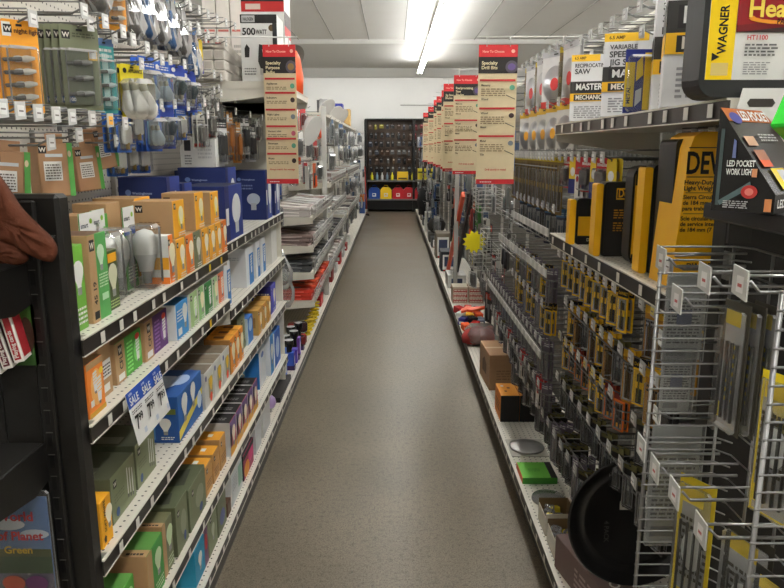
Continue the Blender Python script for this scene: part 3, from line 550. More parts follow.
def pack(kind, side, x, y, z, label, group, yaw=0.0, cat='hanging pack', name=None):
    """blister card hanging with its top at z, card facing the aisle; kind = (name, w, h, card, art, product)"""
    nm, w, h, col, art, prod = PK[kind]; key = (kind, side)
    if key in PPROTO:
        p = PPROTO[key]; o = dup(p, (x - p['_o'][0], y - p['_o'][1], z - p['_o'][2]), label, group); o.rotation_euler.z = yaw; return o
    big = prod[0] != 'flat'
    o = empty(name or nm, (x, y, z), label, cat, group); f = 1 if side < 0 else -1
    U = Vector((0, f, 0)); ori = Vector((x, y, z - h)) - U * (w / 2)
    m_ = M('card', col); m_.prism([(0, .003), (.003, 0), (w - .003, 0), (w, .003), (w, h - .006), (w - .006, h), (.006, h), (0, h - .006)], ori, U, (0, 0, 1), (-f, 0, 0), .0015)
    m_.art(ori, U, (0, 0, 1), w, h, art + [('r', .42, .93, .58, .955, (30, 30, 30))])
    m_.build('card', o)
    k = prod[0]; pc = prod[1] if len(prod) > 1 else GRY; fx_ = lambda d: x + f * d
    if k == 'bits':
        pr = M('steel', pc); n = prod[2]
        for j in range(n):
            yy = y + f * ((j + .5) / n - .5) * w * .7; pr.tube([(fx_(.005), yy, z - h * .9), (fx_(.005), yy, z - h * .3)], [.0028, .0022], 5)
        pr.build('drill_bit', o)
        M('clear', WHT).box((fx_(.001), y - w * .42, z - h * .94), (fx_(.011), y + w * .42, z - h * .25), ch=.003).build('blister', o)
    elif k == 'bulbs':
        pr = M('frost', pc); n = prod[2]
        for j in range(n):
            zz = z - h * (.35 + .55 * (j + .5) / n)
            if prod[3] == 'h': pr.lathe([(.0035, -.024), (.0045, -.022), (.0045, -.004), (.0065, 0), (.007, .008), (.003, .022)], (fx_(.012), y, zz), (0, f, .12), 10, cols=[(110, 108, 104)] * 2 + [pc] * 4)
            else:
                q_ = 1 if n > 1 else .62
                pr.lathe([(a * q_, b_ * q_) for a, b_ in ((.008, -.045), (.012, -.04), (.012, -.02), (.02, 0), (.029, .03), (.02, .055), (.003, .064))], (fx_(.032 * q_), y + (j - (n - 1) / 2) * .035, z - h * .62), (0, .25 * f, -1 if prod[3] == 'd' else 1), 12, cols=[(170, 165, 140)] * 2 + [pc] * 5)
        pr.build('bulb', o)
        if prod[3] == 'h': M('clear', WHT).box((fx_(.001), y - w * .42, z - h * .95), (fx_(.02), y + w * .42, z - h * .28), ch=.006).build('blister', o)
        else: M('clear', WHT).box((fx_(.001), y - w * .44, z - h * .95), (fx_(.065 if n > 1 else .04), y + w * .44, z - h * .28), ch=.014).build('blister', o)
    elif k == 'blob':
        pr = M('plastic', pc); pr.box((fx_(.002), y - w * .3, z - h * .8), (fx_(.018), y + w * .3, z - h * .35), ch=.006); pr.tube([(fx_(.012), y, z - h * .92), (fx_(.012), y, z - h * .3)], .006, 6, prod[2] if len(prod) > 2 else pc); pr.build('product', o)
        M('clear', WHT).box((fx_(.001), y - w * .43, z - h * .95), (fx_(.024), y + w * .43, z - h * .27), ch=.006).build('blister', o)
    elif k == 'disc':
        pr = M('steel', pc); r = w * .42
        pr.lathe([(r, 0), (r, .002), (.006, .002)], (fx_(.002), y, z - h * .58), (f, 0, 0), 24); pr.lathe([(r * .35, 0), (r * .35, .001)], (fx_(.0045), y, z - h * .58), (f, 0, 0), 16, prod[2] if len(prod) > 2 else YEL, 'card'); pr.build('saw_blade', o)
    elif k == 'bag':
        pr = M('clear', pc); pr.lathe([(w * .3, h * .97), (w * .25, h * .85), (w * .3, h * .7), (w * .36, h * .55), (w * .42, h * .4), (w * .45, h * .2), (w * .38, h * .08), (w * .2, .0)], (fx_(.01), y, z - h), (0, 0, 1), 12)
        rw = random.Random(5)
        for q_ in pr.v: q_.x += rw.uniform(-.006, .006); q_.y += rw.uniform(-.005, .005)
        pr.sm = [False] * len(pr.sm)
        pr.build('bag', o); M('plastic', prod[2]).tube([(fx_(.012), y, z - h * .97), (fx_(.012), y, z - h * .9), (fx_(.012), y, z - h * .75), (fx_(.012), y, z - h * .5), (fx_(.012), y, z - h * .3)], [w * .12, w * .3, w * .26, w * .12, w * .08], 9).build('product', o)
    elif k == 'tool':
        pr = M('plastic', pc); pr.tube([(fx_(.014), y, z - h * .95), (fx_(.014), y, z - h * .9), (fx_(.014), y, z - h * .5)], [.008, .012, .009], 8).tube([(fx_(.014), y, z - h * .5), (fx_(.014), y, z - h * .08)], [.005, .003], 6, (170, 170, 170), 'steel'); pr.build('tool', o)
    PPROTO[key] = o; o.rotation_euler.z = yaw; return o
LI = lambda c=(90, 90, 90), y0=.75, y1=.9, n=2: ('l', .12, y0, .88, y1, n, c)
PK = {
 'orange4': ('bulb_card', .072, .185, (248, 168, 38), [('r', .05, .82, .28, .97, WHT), ('w', .2, .9, .016), ('t', .36, .86, .013, 'night light', (90, 50, 20)), ('r', .6, .06, .75, .1, BLK)], ('bulbs', (230, 228, 220), 4, 'h')),
 'olive': ('bulb_card', .095, .20, (120, 126, 98), [('w', .16, .88, .02), ('r', .7, .6, .93, .72, (240, 190, 80)), ('r', .72, .62, .91, .7, WHT), ('e', .2, .12, .09, .045, (40, 80, 130)), ('t', .2, .1, .012, '100', WHT, 'c'), ('l', .32, .86, .9, .92, 2, (80, 84, 64))], ('bulbs', (170, 170, 165), 3, 'h')),
 'teal': ('bulb_card', .06, .19, (60, 160, 160), [('r', 0, .9, 1, 1, (90, 120, 170)), ('r', .35, .1, .65, .8, (190, 225, 220)), LI(WHT)], ('bulbs', (215, 230, 228), 3, 'h')),
 'yellowbulb': ('bulb_card', .085, .15, (236, 216, 30), [('e', .2, .88, .08, .05, BLK), ('t', .35, .85, .014, 'APPLIANCE', BLK, 'l', .6), ('l', .1, .05, .9, .12, 1, BLK)], ('bulbs', (246, 244, 238), 2, 'd')),
 'bluecard': ('bulb_card', .085, .15, (44, 96, 196), [('r', .12, .15, .88, .72, (150, 190, 214)), ('e', .25, .86, .1, .05, WHT), LI(WHT, .8, .9)], ('bulbs', (205, 220, 225), 1, 'd')),
 'bluedark': ('bulb_card', .085, .15, (30, 64, 170), [('r', .06, .6, .22, .72, (220, 40, 60)), ('e', .3, .88, .12, .05, WHT), LI((180, 200, 240), .1, .3)], ('bulbs', (30, 60, 62), 1, 'u')),
 'bluesmall': ('bulb_card', .065, .12, (52, 108, 200), [('r', .2, .1, .8, .6, (120, 170, 220)), LI(WHT, .8, .92)], ('blob', (225, 225, 220), (190, 160, 80))),
 'bagblue': ('bulb_bag', .07, .19, (70, 78, 92), [('r', 0, .86, 1, 1, (50, 110, 180)), ('e', .5, .15, .3, .1, (30, 90, 140))], ('bag', (215, 215, 218), (30, 80, 130))),
 'bagclear': ('bulb_bag', .07, .19, (104, 100, 98), [('r', 0, .88, 1, 1, WHT), ('r', .1, .1, .3, .8, (150, 148, 150)), ('r', .5, .2, .6, .7, (170, 168, 170))], ('bag', (230, 230, 232), (90, 86, 84))),
 'browncard': ('bulb_box', .10, .135, (176, 130, 96), [('w', .14, .88, .02), ('r', .2, .3, .75, .62, (236, 232, 226)), ('l', .24, .33, .7, .6, 6, (90, 80, 76)), ('r', .25, .7, .8, .78, (200, 200, 200)), ('r', .86, 0, 1, 1, (96, 160, 70))], ('blob', (176, 130, 96))),
 'greenpack': ('bulb_card', .07, .15, (84, 160, 70), [('r', .1, .1, .9, .4, (200, 220, 190)), LI(WHT)], ('blob', (220, 220, 215))),
 'greybits': ('fitting_card', .06, .13, (190, 188, 180), [LI((70, 70, 70)), ('r', .1, .05, .9, .15, (200, 60, 50))], ('blob', (120, 118, 112))),
 'ambertube': ('amber_tube_pack', .05, .20, (206, 140, 60), [LI(WHT)], ('blob', (214, 130, 40))),
 'cordpack': ('cord_pack', .08, .2, (226, 226, 224), [('r', 0, .8, 1, 1, (40, 42, 46)), LI(WHT, .84, .94)], ('blob', (40, 40, 42), (230, 230, 230))),
 'ybit': ('drill_bit_card', .045, .135, (246, 196, 20), [('r', 0, .78, 1, 1, BLK), ('t', .5, .83, .013, 'DeWALT', (250, 200, 30), 'c', .85), ('r', .3, .05, .7, .66, (60, 52, 40)), ('r', .2, .36, .8, .5, (246, 196, 20))], ('bits', (150, 130, 60), 1)),
 'obit': ('drill_bit_card', .045, .12, (226, 116, 40), [('r', 0, .8, 1, 1, (130, 40, 30)), ('r', .2, .1, .8, .7, (70, 60, 50)), ('r', .2, .1, .8, .2, YEL)], ('bits', (120, 120, 120), 2)),
 'kbit': ('drill_bit_card', .045, .14, (34, 32, 31), [('r', 0, .86, 1, 1, (110, 104, 60)), ('r', .2, .1, .8, .4, (86, 84, 80))], ('bits', (120, 120, 122), 2)),
 'ambit': ('spade_bit_card', .045, .16, (176, 124, 26), [('r', 0, .84, 1, 1, (230, 180, 30)), ('r', .25, .05, .75, .6, (90, 60, 20)), LI((50, 40, 20), .6, .75)], ('bits', (120, 100, 60), 1)),
 'pbit': ('masonry_bit_sleeve', .036, .17, (116, 106, 120), [('r', 0, .84, 1, 1, (130, 120, 140)), LI(WHT, .86, .96)], ('bits', (160, 156, 160), 1)),
 'longbit': ('long_bit_sleeve', .034, .22, (120, 96, 44), [('r', 0, .9, 1, 1, (206, 180, 40)), ('r', .25, .05, .75, .85, (84, 66, 36)), ('r', .0, .4, 1, .5, (170, 140, 60))], ('bits', (120, 104, 60), 1)),
 'bluebit': ('driver_bit_card', .05, .16, (34, 44, 62), [('r', 0, .8, 1, 1, (60, 110, 150)), LI((170, 190, 200), .84, .94), ('r', .2, .1, .8, .6, (70, 84, 98))], ('bits', (160, 160, 160), 2)),
 'redpack': ('hole_saw_card', .075, .115, (200, 34, 44), [('r', .1, .05, .9, .16, WHT), ('t', .5, .78, .015, 'Milwaukee', WHT, 'c', .8), ('r', .25, .25, .75, .66, (90, 80, 80))], ('blob', (110, 106, 104))),
 'whitered': ('jigsaw_blade_card', .06, .15, (236, 232, 226), [('r', 0, .6, 1, 1, (206, 40, 44)), ('e', .3, .5, .16, .07, (200, 30, 40)), ('r', .5, .1, .7, .6, (60, 60, 60))], ('flat',)),
 'yblue': ('hacksaw_blade_card', .055, .13, (236, 206, 40), [('r', 0, 0, 1, .4, (40, 50, 130)), ('e', .5, .6, .3, .12, WHT)], ('flat',)),
 'blade': ('saw_blade_pack', .15, .19, (224, 222, 216), [('r', 0, .86, 1, 1, (236, 190, 40)), LI((80, 80, 80), .04, .12)], ('disc', (190, 190, 192))),
 'wblade': ('saw_blade_pack', .17, .22, (240, 240, 240), [('r', 0, 0, 1, .12, (206, 60, 50)), ('r', 0, .9, 1, 1, (200, 200, 205))], ('disc', (215, 215, 218), (220, 60, 60))),
 'clearbox': ('drill_set_case', .07, .20, (140, 136, 120), [('r', .1, .7, .5, .85, (200, 180, 60))] + [('e', .35 + .3 * (j % 2), .12 + .1 * (j // 2), .05, .02, (220, 190, 40)) for j in range(10)], ('blob', (110, 108, 100))),
 'bluetool': ('plier_card', .07, .2, (50, 110, 180), [LI(WHT), ('r', .1, .1, .9, .7, (90, 110, 130))], ('tool', (30, 80, 160))),
 'chisel': ('wooden_chisel_card', .04, .26, (90, 84, 76), [LI(WHT, .85, .95)], ('tool', (206, 130, 60))),
}
def station(kind, side, X, Xb, y, z, n, what, where, yaw=0.0, hk=True, step=.016, tag=WHT, gap=.0):
    """n packs on one hook plus the hook"""
    f = 1 if side < 0 else -1
    for j in range(n):
        pack(kind, side, X - f * (.03 + j * step), y + R.uniform(-.002, .002), z + .004, f'{what} {where}', f'{what} {where}'[:90], yaw + R.uniform(-.06, .06))
    if hk:
        lb_ = f'hook of the {what} {where}'
        if len(lb_.split()) > 16: lb_ = f'hook holding the {what} in the row above the pegboard gap' if 'gap' in where else f'hook holding the {what}'
        hook(side, X, Xb, y, z, lb_, 'wire hooks with price tags', tag)
# left upper rows: top row L1 z 1.91, row L2 z 1.69, row L3 z 1.5
def lst(kind, u, v, X, n, what, where, yaw=0.0, Xb=XB + .005, tag=WHT, step=.018):
    p = at(u, v, X=X - .03); station(kind, -1, X, Xb, p.y, p.z, n, what, where, yaw, True, step, tag)
N1, N2 = 'top left row', 'eye level left row'
lst('orange4', 18, 22, -.74, 2, 'orange card of four small bulbs', 'above the black post', -.75)
lst('olive', 78, 27, -.74, 4, 'olive clear packed halogen card', 'beside the four bulb card', -.75)
lst('teal', 103, 40, -.73, 2, 'narrow teal tube lamp card', 'next to the olive halogen cards', -.6)
lst('yellowbulb', 131, 66, -.73, 2, 'yellow card with two white appliance bulbs', 'right of the teal cards', -.55)
for i, (u, v, kd, w) in enumerate(((54, -88, 'orange4', 'orange bulb card cut off by the picture top'), (92, -60, 'bagclear', 'clear bag of lamps'), (112, -38, 'orange4', 'amber bulb card'), (128, -26, 'bagclear', 'tall clear lamp bag'), (142, -22, 'bagblue', 'clear lamp bag with blue label'),
        (155, -14, 'bagclear', 'smoky clear lamp bag'), (167, -5, 'bagblue', 'blue tipped lamp bag'), (178, 4, 'bagclear', 'thin clear lamp bag'))):
    lst(kd, u, v, -.76, 2, w, f'in the highest left row, {nth(i)} hook', -.55)
for i, (u, v, kd, w) in enumerate(((146, 58, 'bluecard', 'pale blue bulb card'), (161, 62, 'bluecard', 'light blue clear bulb card'), (176, 66, 'bluedark', 'royal blue card with dark bulb'), (188, 72, 'bluedark', 'dark blue lamp card'), (190, 28, 'bagblue', 'lamp bag near the tube cartons'), (198, 40, 'yblue', 'small yellow and blue card'))):
    lst(kd, u, v, -.74, 2, w, f'in the row above the pegboard gap, {nth(i)} hook', -.4)
for i, (u, v, kd, w) in enumerate(((122, 112, 'bluesmall', 'small blue lamp card'), (134, 104, 'bluesmall', 'blue night bulb card'), (152, 106, 'bluecard', 'pale blue decorative bulb card'), (166, 106, 'bluedark', 'deep blue bulb card'), (180, 108, 'bluesmall', 'mid blue bulb card'), (197, 104, 'bluesmall', 'bright blue tilted card'), (205, 96, 'greybits', 'grey fitting card'), (212, 90, 'greybits', 'pale fitting card'), (218, 98, 'greybits', 'small grey fitting card'))):
    lst(kd, u, v, -.76, 3, w, f'in the second row from below, {nth(i)} hook', -.3)
for i, (u, v, kd, w) in enumerate(((118, 140, 'bluesmall', 'blue card low behind the header cards'), (130, 138, 'bluesmall', 'lowest blue card left of the pegboard gap'), (142, 140, 'bluesmall', 'lowest blue card by the pegboard gap'))):
    lst(kd, u, v, -.86, 2, w, 'over the top bulb shelf', -.4)
# brown cartons hanging at near left
for i, (u, v, X, yw, nm) in enumerate(((10, 151, -.80, -.8, 'brown halogen box with white label half hidden by the glove'), (54, 143, -.77, -.75, 'brown halogen box with white label above the black post'), (86, 147, -.86, -.6, 'tilted brown and green box behind the post top'), (102, 128, -.88, -.5, 'brown box with green side leaning toward the blue cards'))):
    p = at(u, v, X=X - .03)
    m_ = M('card', (176, 134, 98)); m_.T = Matrix.Translation((p.x, p.y, p.z)) @ Matrix.Rotation(yw, 4, 'Z') @ Matrix.Rotation(.08 * (i - 1), 4, 'X')
    m_.box((-.06, -.04, -.125), (0, .04, 0), (176, 134, 98), 'card', {'+y': (96, 160, 72)}, .002)
    m_.art((0, -.04, -.125), (0, 1, 0), (0, 0, 1), .08, .125, [('w', .14, .88, .018), ('r', .14, .3, .66, .66, (232, 230, 226)), ('l', .18, .33, .62, .63, 6, (100, 90, 86)), ('r', .2, .74, .7, .8, (205, 210, 214)), ('r', .84, 0, 1, 1, (90, 168, 80)), ('e', .9, .8, .05, .06, (210, 190, 160))])
    m_.box((-.001, -.02, 0), (0, .02, .022), (176, 134, 98))
    m_.build('bulb_box', label=nm, category='box'); hook(-1, -.74 if i < 2 else -.80, XB + .005, p.y, p.z + .012, f'wire hook of the {nm}'[:100], 'wire hooks with price tags')
# eye-level tags row (empty hooks with tags, L2)
for i, (u, v) in enumerate(((2, 112), (20, 114), (38, 116), (56, 118), (72, 120), (92, 121), (110, 123), (125, 126))):
    p = at(u, v, X=-.70); hook(-1, -.70, XB + .005, p.y, p.z, f'price tagged hook in the eye level left row, {nth(i)} from the near end', 'wire hooks with price tags', YEL if i == 6 else WHT)
for i, (u, v) in enumerate(((84, 14), (105, 24), (123, 34), (133, 42), (147, 50), (162, 62))):
    p = at(u, v, X=-.70); hook(-1, -.70, XB + .005, p.y, p.z, f'price tagged hook in the high left row, {nth(i)} from the near end', 'wire hooks with price tags')
for i in range(11):
    u, v = 190 + (i % 6) * 9, 8 + (i % 6) * 4 + (i // 6) * 20; p = at(u, v, X=-.72); hook(-1, -.72, XB + .005, p.y, p.z, f'empty hook before the white tube cartons, {nth(i)} from top left', 'bare wire hooks')
for i in range(8):
    u, v = 214 + (i % 4) * 7, 76 + (i % 4) * 3 + (i // 4) * 16; p = at(u, v, X=-.75); hook(-1, -.75, XB + .005, p.y, p.z, f'hook below the work light shelf, {nth(i)} from the left', 'bare wire hooks')
# second bay hanging (Y 2.8 - 4.2, under the top shelf)
sb = [('greybits', 'grey fitting card'), ('greybits', 'pale grey socket card'), ('cordpack', 'white cord pack'), ('ambertube', 'amber tube pack'), ('ambertube', 'second amber tube pack'), ('cordpack', 'black topped cord pack'), ('cordpack', 'slim black lamp cord pack'), ('greybits', 'small grey switch card')]
for i, (kd, w) in enumerate(sb):
    station(kd, -1, -.74, XB + .005, 2.86 + i * .17, 1.76 + (.04 if i % 2 else 0), 2, w, f'under the work light shelf, {nth(i)} hook', -.35)
for i in range(4):
    station('greybits', -1, -.78, XB + .005, 3.4 + i * .15, 1.70, 2, 'lower grey socket card', f'above the navy cartons, {nth(i)} hook', -.3)
# ------------------------------------------------------------------ work light boxes and tube cartons on the high shelf
carton('white and black 500 watt halogen work light box on the high shelf', -.668, -.508, 3.21, 3.39, 1.926, .28, base=(224, 224, 222), ny=((226, 226, 224), [('r', 0, .87, 1, 1, BLK), ('r', .04, .885, .4, .985, (190, 190, 190)), ('t', .08, .91, .018, 'HALOGEN', BLK, 'l', .28), ('t', .05, .7, .04, '500', BLK, 'l', .36), ('t', .42, .71, .026, 'WATT', BLK, 'l', .3), ('e', .86, .8, .09, .05, (90, 70, 40)), ('r', .5, .1, .88, .5, (205, 205, 203)), ('p', [(.52, .2), (.9, .14), (.92, .24), (.62, .28), (.58, .48), (.92, .42), (.92, .5), (.5, .56), (.46, .3)], (40, 40, 40)), ('p', [(.1, .36), (.22, .36), (.24, .5), (.16, .56), (.1, .5)], (40, 40, 40)), ('l', .08, .1, .4, .22, 3, (120, 120, 120)), ('r', .88, .1, 1, .87, (40, 40, 40))]), top=(BLK, None))
carton('tall white work light carton with black and red band behind the 500 watt box', -.71, -.51, 3.45, 3.65, 1.926, .50, base=(228, 228, 226), ny=((230, 230, 228), [('r', 0, .76, 1, .86, BLK), ('r', 0, .67, 1, .76, RED), ('r', .1, .78, .45, .84, (200, 190, 180)), ('r', .1, .69, .45, .74, (210, 190, 180)), ('l', .1, .9, .8, .98, 3, (170, 170, 170))]), ax=((230, 230, 228), [('r', 0, .55, 1, .68, (60, 50, 50)), ('r', 0, .46, 1, .55, RED), ('l', .2, .1, .8, .3, 3, (190, 160, 160))]))
for i in range(6):
    for j in range(3):
        m_ = M('card', (236, 230, 222)); x = -1.03 + i * .05; z = 1.926 + j * .044
        m_.box((x, 3.17, z), (x + .046, 3.95, z + .042), (236 - 6 * j, 230 - 6 * j, 222 - 6 * j), ch=.003); m_.art((x, 3.17, z), (1, 0, 0), (0, 0, 1), .046, .042, [('r', .15, .15, .85, .85, (206, 198, 190))])
        m_.build('tube_carton', label=f'white tube carton lying flat on the high shelf, {["bottom", "middle", "upper"][j]} layer, {nth(i)} from the board', category='box', group='flat white tube cartons')
for i in range(6):
    m_ = M('card', (238, 232, 224)); a0 = Vector((-1.02 + i * .045, 2.80, 1.98 + .05 * (5 - i) * 0))
    m_.T = Matrix.Translation((-1.03 + i * .05, 3.17, 2.09 - i * .006)) @ Matrix.Rotation(-.10, 4, 'X')
    m_.box((0, 0, 0), (.046, .78, .042), (240, 234, 226), ch=.003)
    m_.art((0, 0, .0), (1, 0, 0), (0, 0, 1), .042, .042, [('r', .1, .1, .9, .9, (214, 206, 196)), ('r', .2, .4, .8, .6, (200, 90, 80))])
    m_.build('tube_carton', label=f'white fluorescent tube carton lying slanted above the high shelf, {nth(i)} from the board', category='box', group='slanted white tube cartons')
for i in range(8):
    m_ = M('card', (236, 230, 222)); x = -1.03 + (i % 4) * .075; y = 3.98 + (i // 4) * .08
    m_.box((x, y, 1.926), (x + .07, y + .068, 3.05 + .03 * (i % 3)), (238, 232, 226), ch=.002)
    m_.art((x, y, 1.926), (1, 0, 0), (0, 0, 1), .07, 1.1, [('r', .1, .3, .9, .31, (210, 120, 110)), ('l', .2, .1, .8, .25, 6, (190, 186, 180)), ('r', .0, .5, 1, .505, (200, 160, 120))])
    m_.build('tube_carton', label=f'white fluorescent tube carton standing upright on the high shelf, {nth(i)} from the left', category='box', group='upright white tube cartons')
# orange cap and grey reflector behind the left hanging sign
m_ = M('plastic', (236, 90, 40)); m_.lathe([(.06, 0), (.065, .1), (.05, .2), (.03, .24)], (-.565, 4.05, 1.926), (0, 0, 1), 14); m_.build('work_lamp', label='orange work lamp body behind the specialty bulbs sign', category='lamp')
m_ = M('steel', (190, 188, 184)); m_.lathe([(.02, 0), (.03, .02), (.07, .055), (.074, .057)], (-.60, 4.16, 2.17), (.6, -.6, -.5), 20); m_.build('clamp_reflector', label='grey metal clamp lamp reflector high behind the specialty bulbs sign', category='lamp')
# ------------------------------------------------------------------ hanging paper signs
def sign(label, side, x, z_d, w, l1, l2, pics=True):
    y = z_d / .979; zt, zb = 2.05, 1.487
    if side < 0: zt, zb = 2.075, 1.48
    o = empty('hanging_sign', (x, y, zb), label, 'sign', 'how to choose signs' if not pics else None); h = zt - zb
    m_ = M('card', (224, 208, 170)); m_.box((x - w / 2, y, zb), (x + w / 2, y + .002, zt), (224, 208, 170))
    a = [('r', 0, .915, 1, 1, (206, 38, 44)), ('t', .1, .945, .013, 'How To Choose', (244, 190, 170), 'l', .6), ('e', .88, .955, .05, .013, (244, 190, 170)), ('r', 0, .8, 1, .915, (34, 30, 28))]
    ls = l1.split('|'); n = len(ls)
    for j, t in enumerate(ls): a.append(('t', .08, .895 - .033 * (j + 1), .0185, t, (236, 224, 180), 'l', .62))
    a += [('e', .85, .845, .16, .045, (90, 84, 96)), ('e', .85, .845, .1, .025, (150, 120, 70) if side < 0 else (110, 90, 150))]
    ys = (.76, .66, .54, .42, .33, .22) if side < 0 else (.75, .55, .35)
    for j, yy in enumerate(ys):
        a += [('r', .04, yy - .006, .96, yy + .008, (196, 40, 44)), ('t', .08, yy - .04, .011, l2[j % len(l2)], (50, 40, 36), 'l', .5), ('l', .08, yy - .11 if side > 0 else yy - .075, .7, yy - .05, 4 if side > 0 else 2, (150, 130, 100)), ('e', .88, yy - .05, .07, .018, ((90, 160, 130), (60, 40, 40), (120, 130, 140), (190, 90, 110))[j % 4])]
        if side > 0: a += [('t', .08, yy - .14, .011, l2[(j + 1) % len(l2)], (50, 40, 36), 'l', .4), ('p', [(.72, yy - .1), (.96, yy - .13), (.96, yy - .136), (.72, yy - .106)], (60, 60, 60))]
    a += [('t', .5, .1, .011, 'Always match the wattage' if side < 0 else 'Drill slowly in metal', (196, 40, 44), 'c', .8), ('r', 0, 0, 1, .035, (196, 38, 44)), ('l', .1, .012, .4, .024, 1, WHT)]
    m_.art((x - w / 2, y, zb), (1, 0, 0), (0, 0, 1), w, h, a); m_.build('card', o)
    rod = M('paint', (220, 220, 218)); xe = XB if side < 0 else XRB
    rod.tube([(x + (-w / 2 - .005 if side > 0 else w / 2 + .01), y - .003, zt + .03), (xe, y - .003, zt + .03)], .003, 6); rod.build('rod', o)
    for s_ in (-.3, .3): M('plastic', (220, 220, 220)).tube([(x + s_ * w, y - .003, zt + .034), (x + s_ * w, y - .004, zt - .008)], .002, 5).build('clip', o)
    return o
sign('tan hanging sign headed Specialty Purpose Bulbs over the left shelving', -1, -.495, 3.1, .142, 'Specialty|Purpose|Bulbs', ['Appliances', 'Indicators', 'Night Lights', 'Vacuum tube', 'Showcase', 'Photo'])
LTOP = ['Specialty|Drill Bits', 'Reciprocating|Saw|Blades', 'Jig Saw|Blades', 'Circular|Saw Blades', 'Hole Saws', 'Sanding|Discs', 'Router Bits', 'Grinding|Wheels']
for i, z in enumerate((2.93, 4.1, 4.62, 5.12, 5.7, 6.1, 7.05, 8.2)):
    sg_ = sign(f'tan hanging sign over the right shelving, {nth(i)} from the front' + (', headed Specialty Drill Bits' if i == 0 else ''), 1, .432 if i != 2 else .41, z, .16, LTOP[i], ['Masonry', 'Wood', 'Metal', 'Tile'])
# ------------------------------------------------------------------ right: upper shelf boxes
ZG, ZF = 1.721, 1.323
def mmbox(label, x0, y, w, d, h, l, big=False, rz=-.3):
    rows = [('r', 0, .9, .75, 1, (246, 196, 40)), ('t', .08, .93, .012, '6.5 AMP', (90, 60, 10), 'l', .3)]
    for j, t in enumerate(l): rows.append(('t', .1, (.81 - j * .095), .0165 if len(t) > 7 else .022, t, (70, 70, 74), 'l', .86))
    rows += [('r', 0, .42, 1, .6, (52, 50, 48)), ('r', .1, .445, .9, .575, (28, 27, 26)), ('t', .5, .475, .03 * h / .23, 'MASTER', WHT, 'c', .7),
             ('r', 0, .3, 1, .42, (246, 190, 30)), ('r', .1, .31, .9, .405, (44, 42, 40)), ('t', .5, .33, .022 * h / .23, 'MECHANIC', (236, 230, 220), 'c', .7), ('l', .12, .05, .85, .24, 6, (150, 150, 154))]
    return carton(label, x0, x0 + w, y, y + d, ZG, h, base=(228, 228, 230), ny=((232, 232, 234), rows), ax=((226, 226, 228), [('r', 0, .42, 1, .6, (52, 50, 48)), ('r', 0, .3, 1, .42, (246, 190, 30))]), side=1, rz=rz)
mmbox('white reciprocating saw box, farthest of the boxes on the upper right shelf', .59, 2.34, .118, .09, .208, ['RECIPROCATING', 'SAW'])
mmbox('white variable speed jig saw box second on the upper right shelf', .595, 2.0, .155, .09, .222, ['VARIABLE', 'SPEED', 'JIG SAW'])
mmbox('tall white drill box half hidden behind the big saw box', .64, 1.74, .15, .09, .29, ['3.5 AMP', '3/8 IN', 'DRILL'])
mmbox('biggest white saw box beside the heat gun case', .59, 1.53, .22, .09, .36, ['CIRCULAR', 'SAW'])
# blue and yellow blade pack standing on the shelf
pb = empty('blade_pack', (.62, 1.83, ZG), 'blue and yellow blade pack standing before the jig saw box', 'blister pack')
M('card', (36, 50, 140)).box((.585, 1.83, ZG), (.655, 1.833, ZG + .155), (36, 50, 140)).art((.585, 1.83, ZG), (1, 0, 0), (0, 0, 1), .07, .155, [('r', 0, .1, .35, .8, (236, 206, 40)), ('v', .22, .15, .014, 'METAL', BLK, .6), ('r', .68, .05, 1, .95, (236, 200, 40)), ('p', [(.4, .5), (.65, .6), (.6, .9), (.4, .8)], (220, 190, 60)), ('p', [(.4, .1), (.62, .2), (.62, .4), (.4, .35)], (200, 205, 215))]).build('card', pb)
M('clear', WHT).box((.588, 1.80, ZG + .003), (.652, 1.829, ZG + .14), ch=.006).build('blister', pb)
# heat gun case
def rrect(w, h, r, n=5):
    pts = []
    for cx, cy, a0 in ((w - r, r, -90), (w - r, h - r, 0), (r, h - r, 90), (r, r, 180)):
        for k in range(n + 1):
            a = math.radians(a0 + 90 * k / n); pts.append((cx + r * math.cos(a), cy + r * math.sin(a)))
    return pts
hg = empty('heat_gun_case', (.74, 1.33, ZG), 'black moulded heat gun case at the near end of the upper right shelf', 'tool case')
M('plastic', (30, 32, 34)).prism(rrect(.40, .30, .03), (.542, 1.285, ZG), (1, 0, 0), (0, 0, 1), (0, 1, 0), .045).build('front_shell', hg)
M('plastic', (26, 27, 29)).prism(rrect(.39, .29, .035), (.55, 1.331, ZG), (1, 0, 0), (0, 0, 1), (0, 1, 0), .05).build('rear_shell', hg)
M('plastic', (60, 66, 64)).tube([(.66, 1.277, ZG + .235), (.68, 1.27, ZG + .215), (.80, 1.27, ZG + .215), (.82, 1.277, ZG + .235)], .012, 8).build('handle', hg)
lb = M('gloss', WHT); ox, oz, W, H = .552, ZG + .03, .275, .142
lb.box((ox, 1.2838, oz), (ox + W, 1.285, oz + H), WHT)
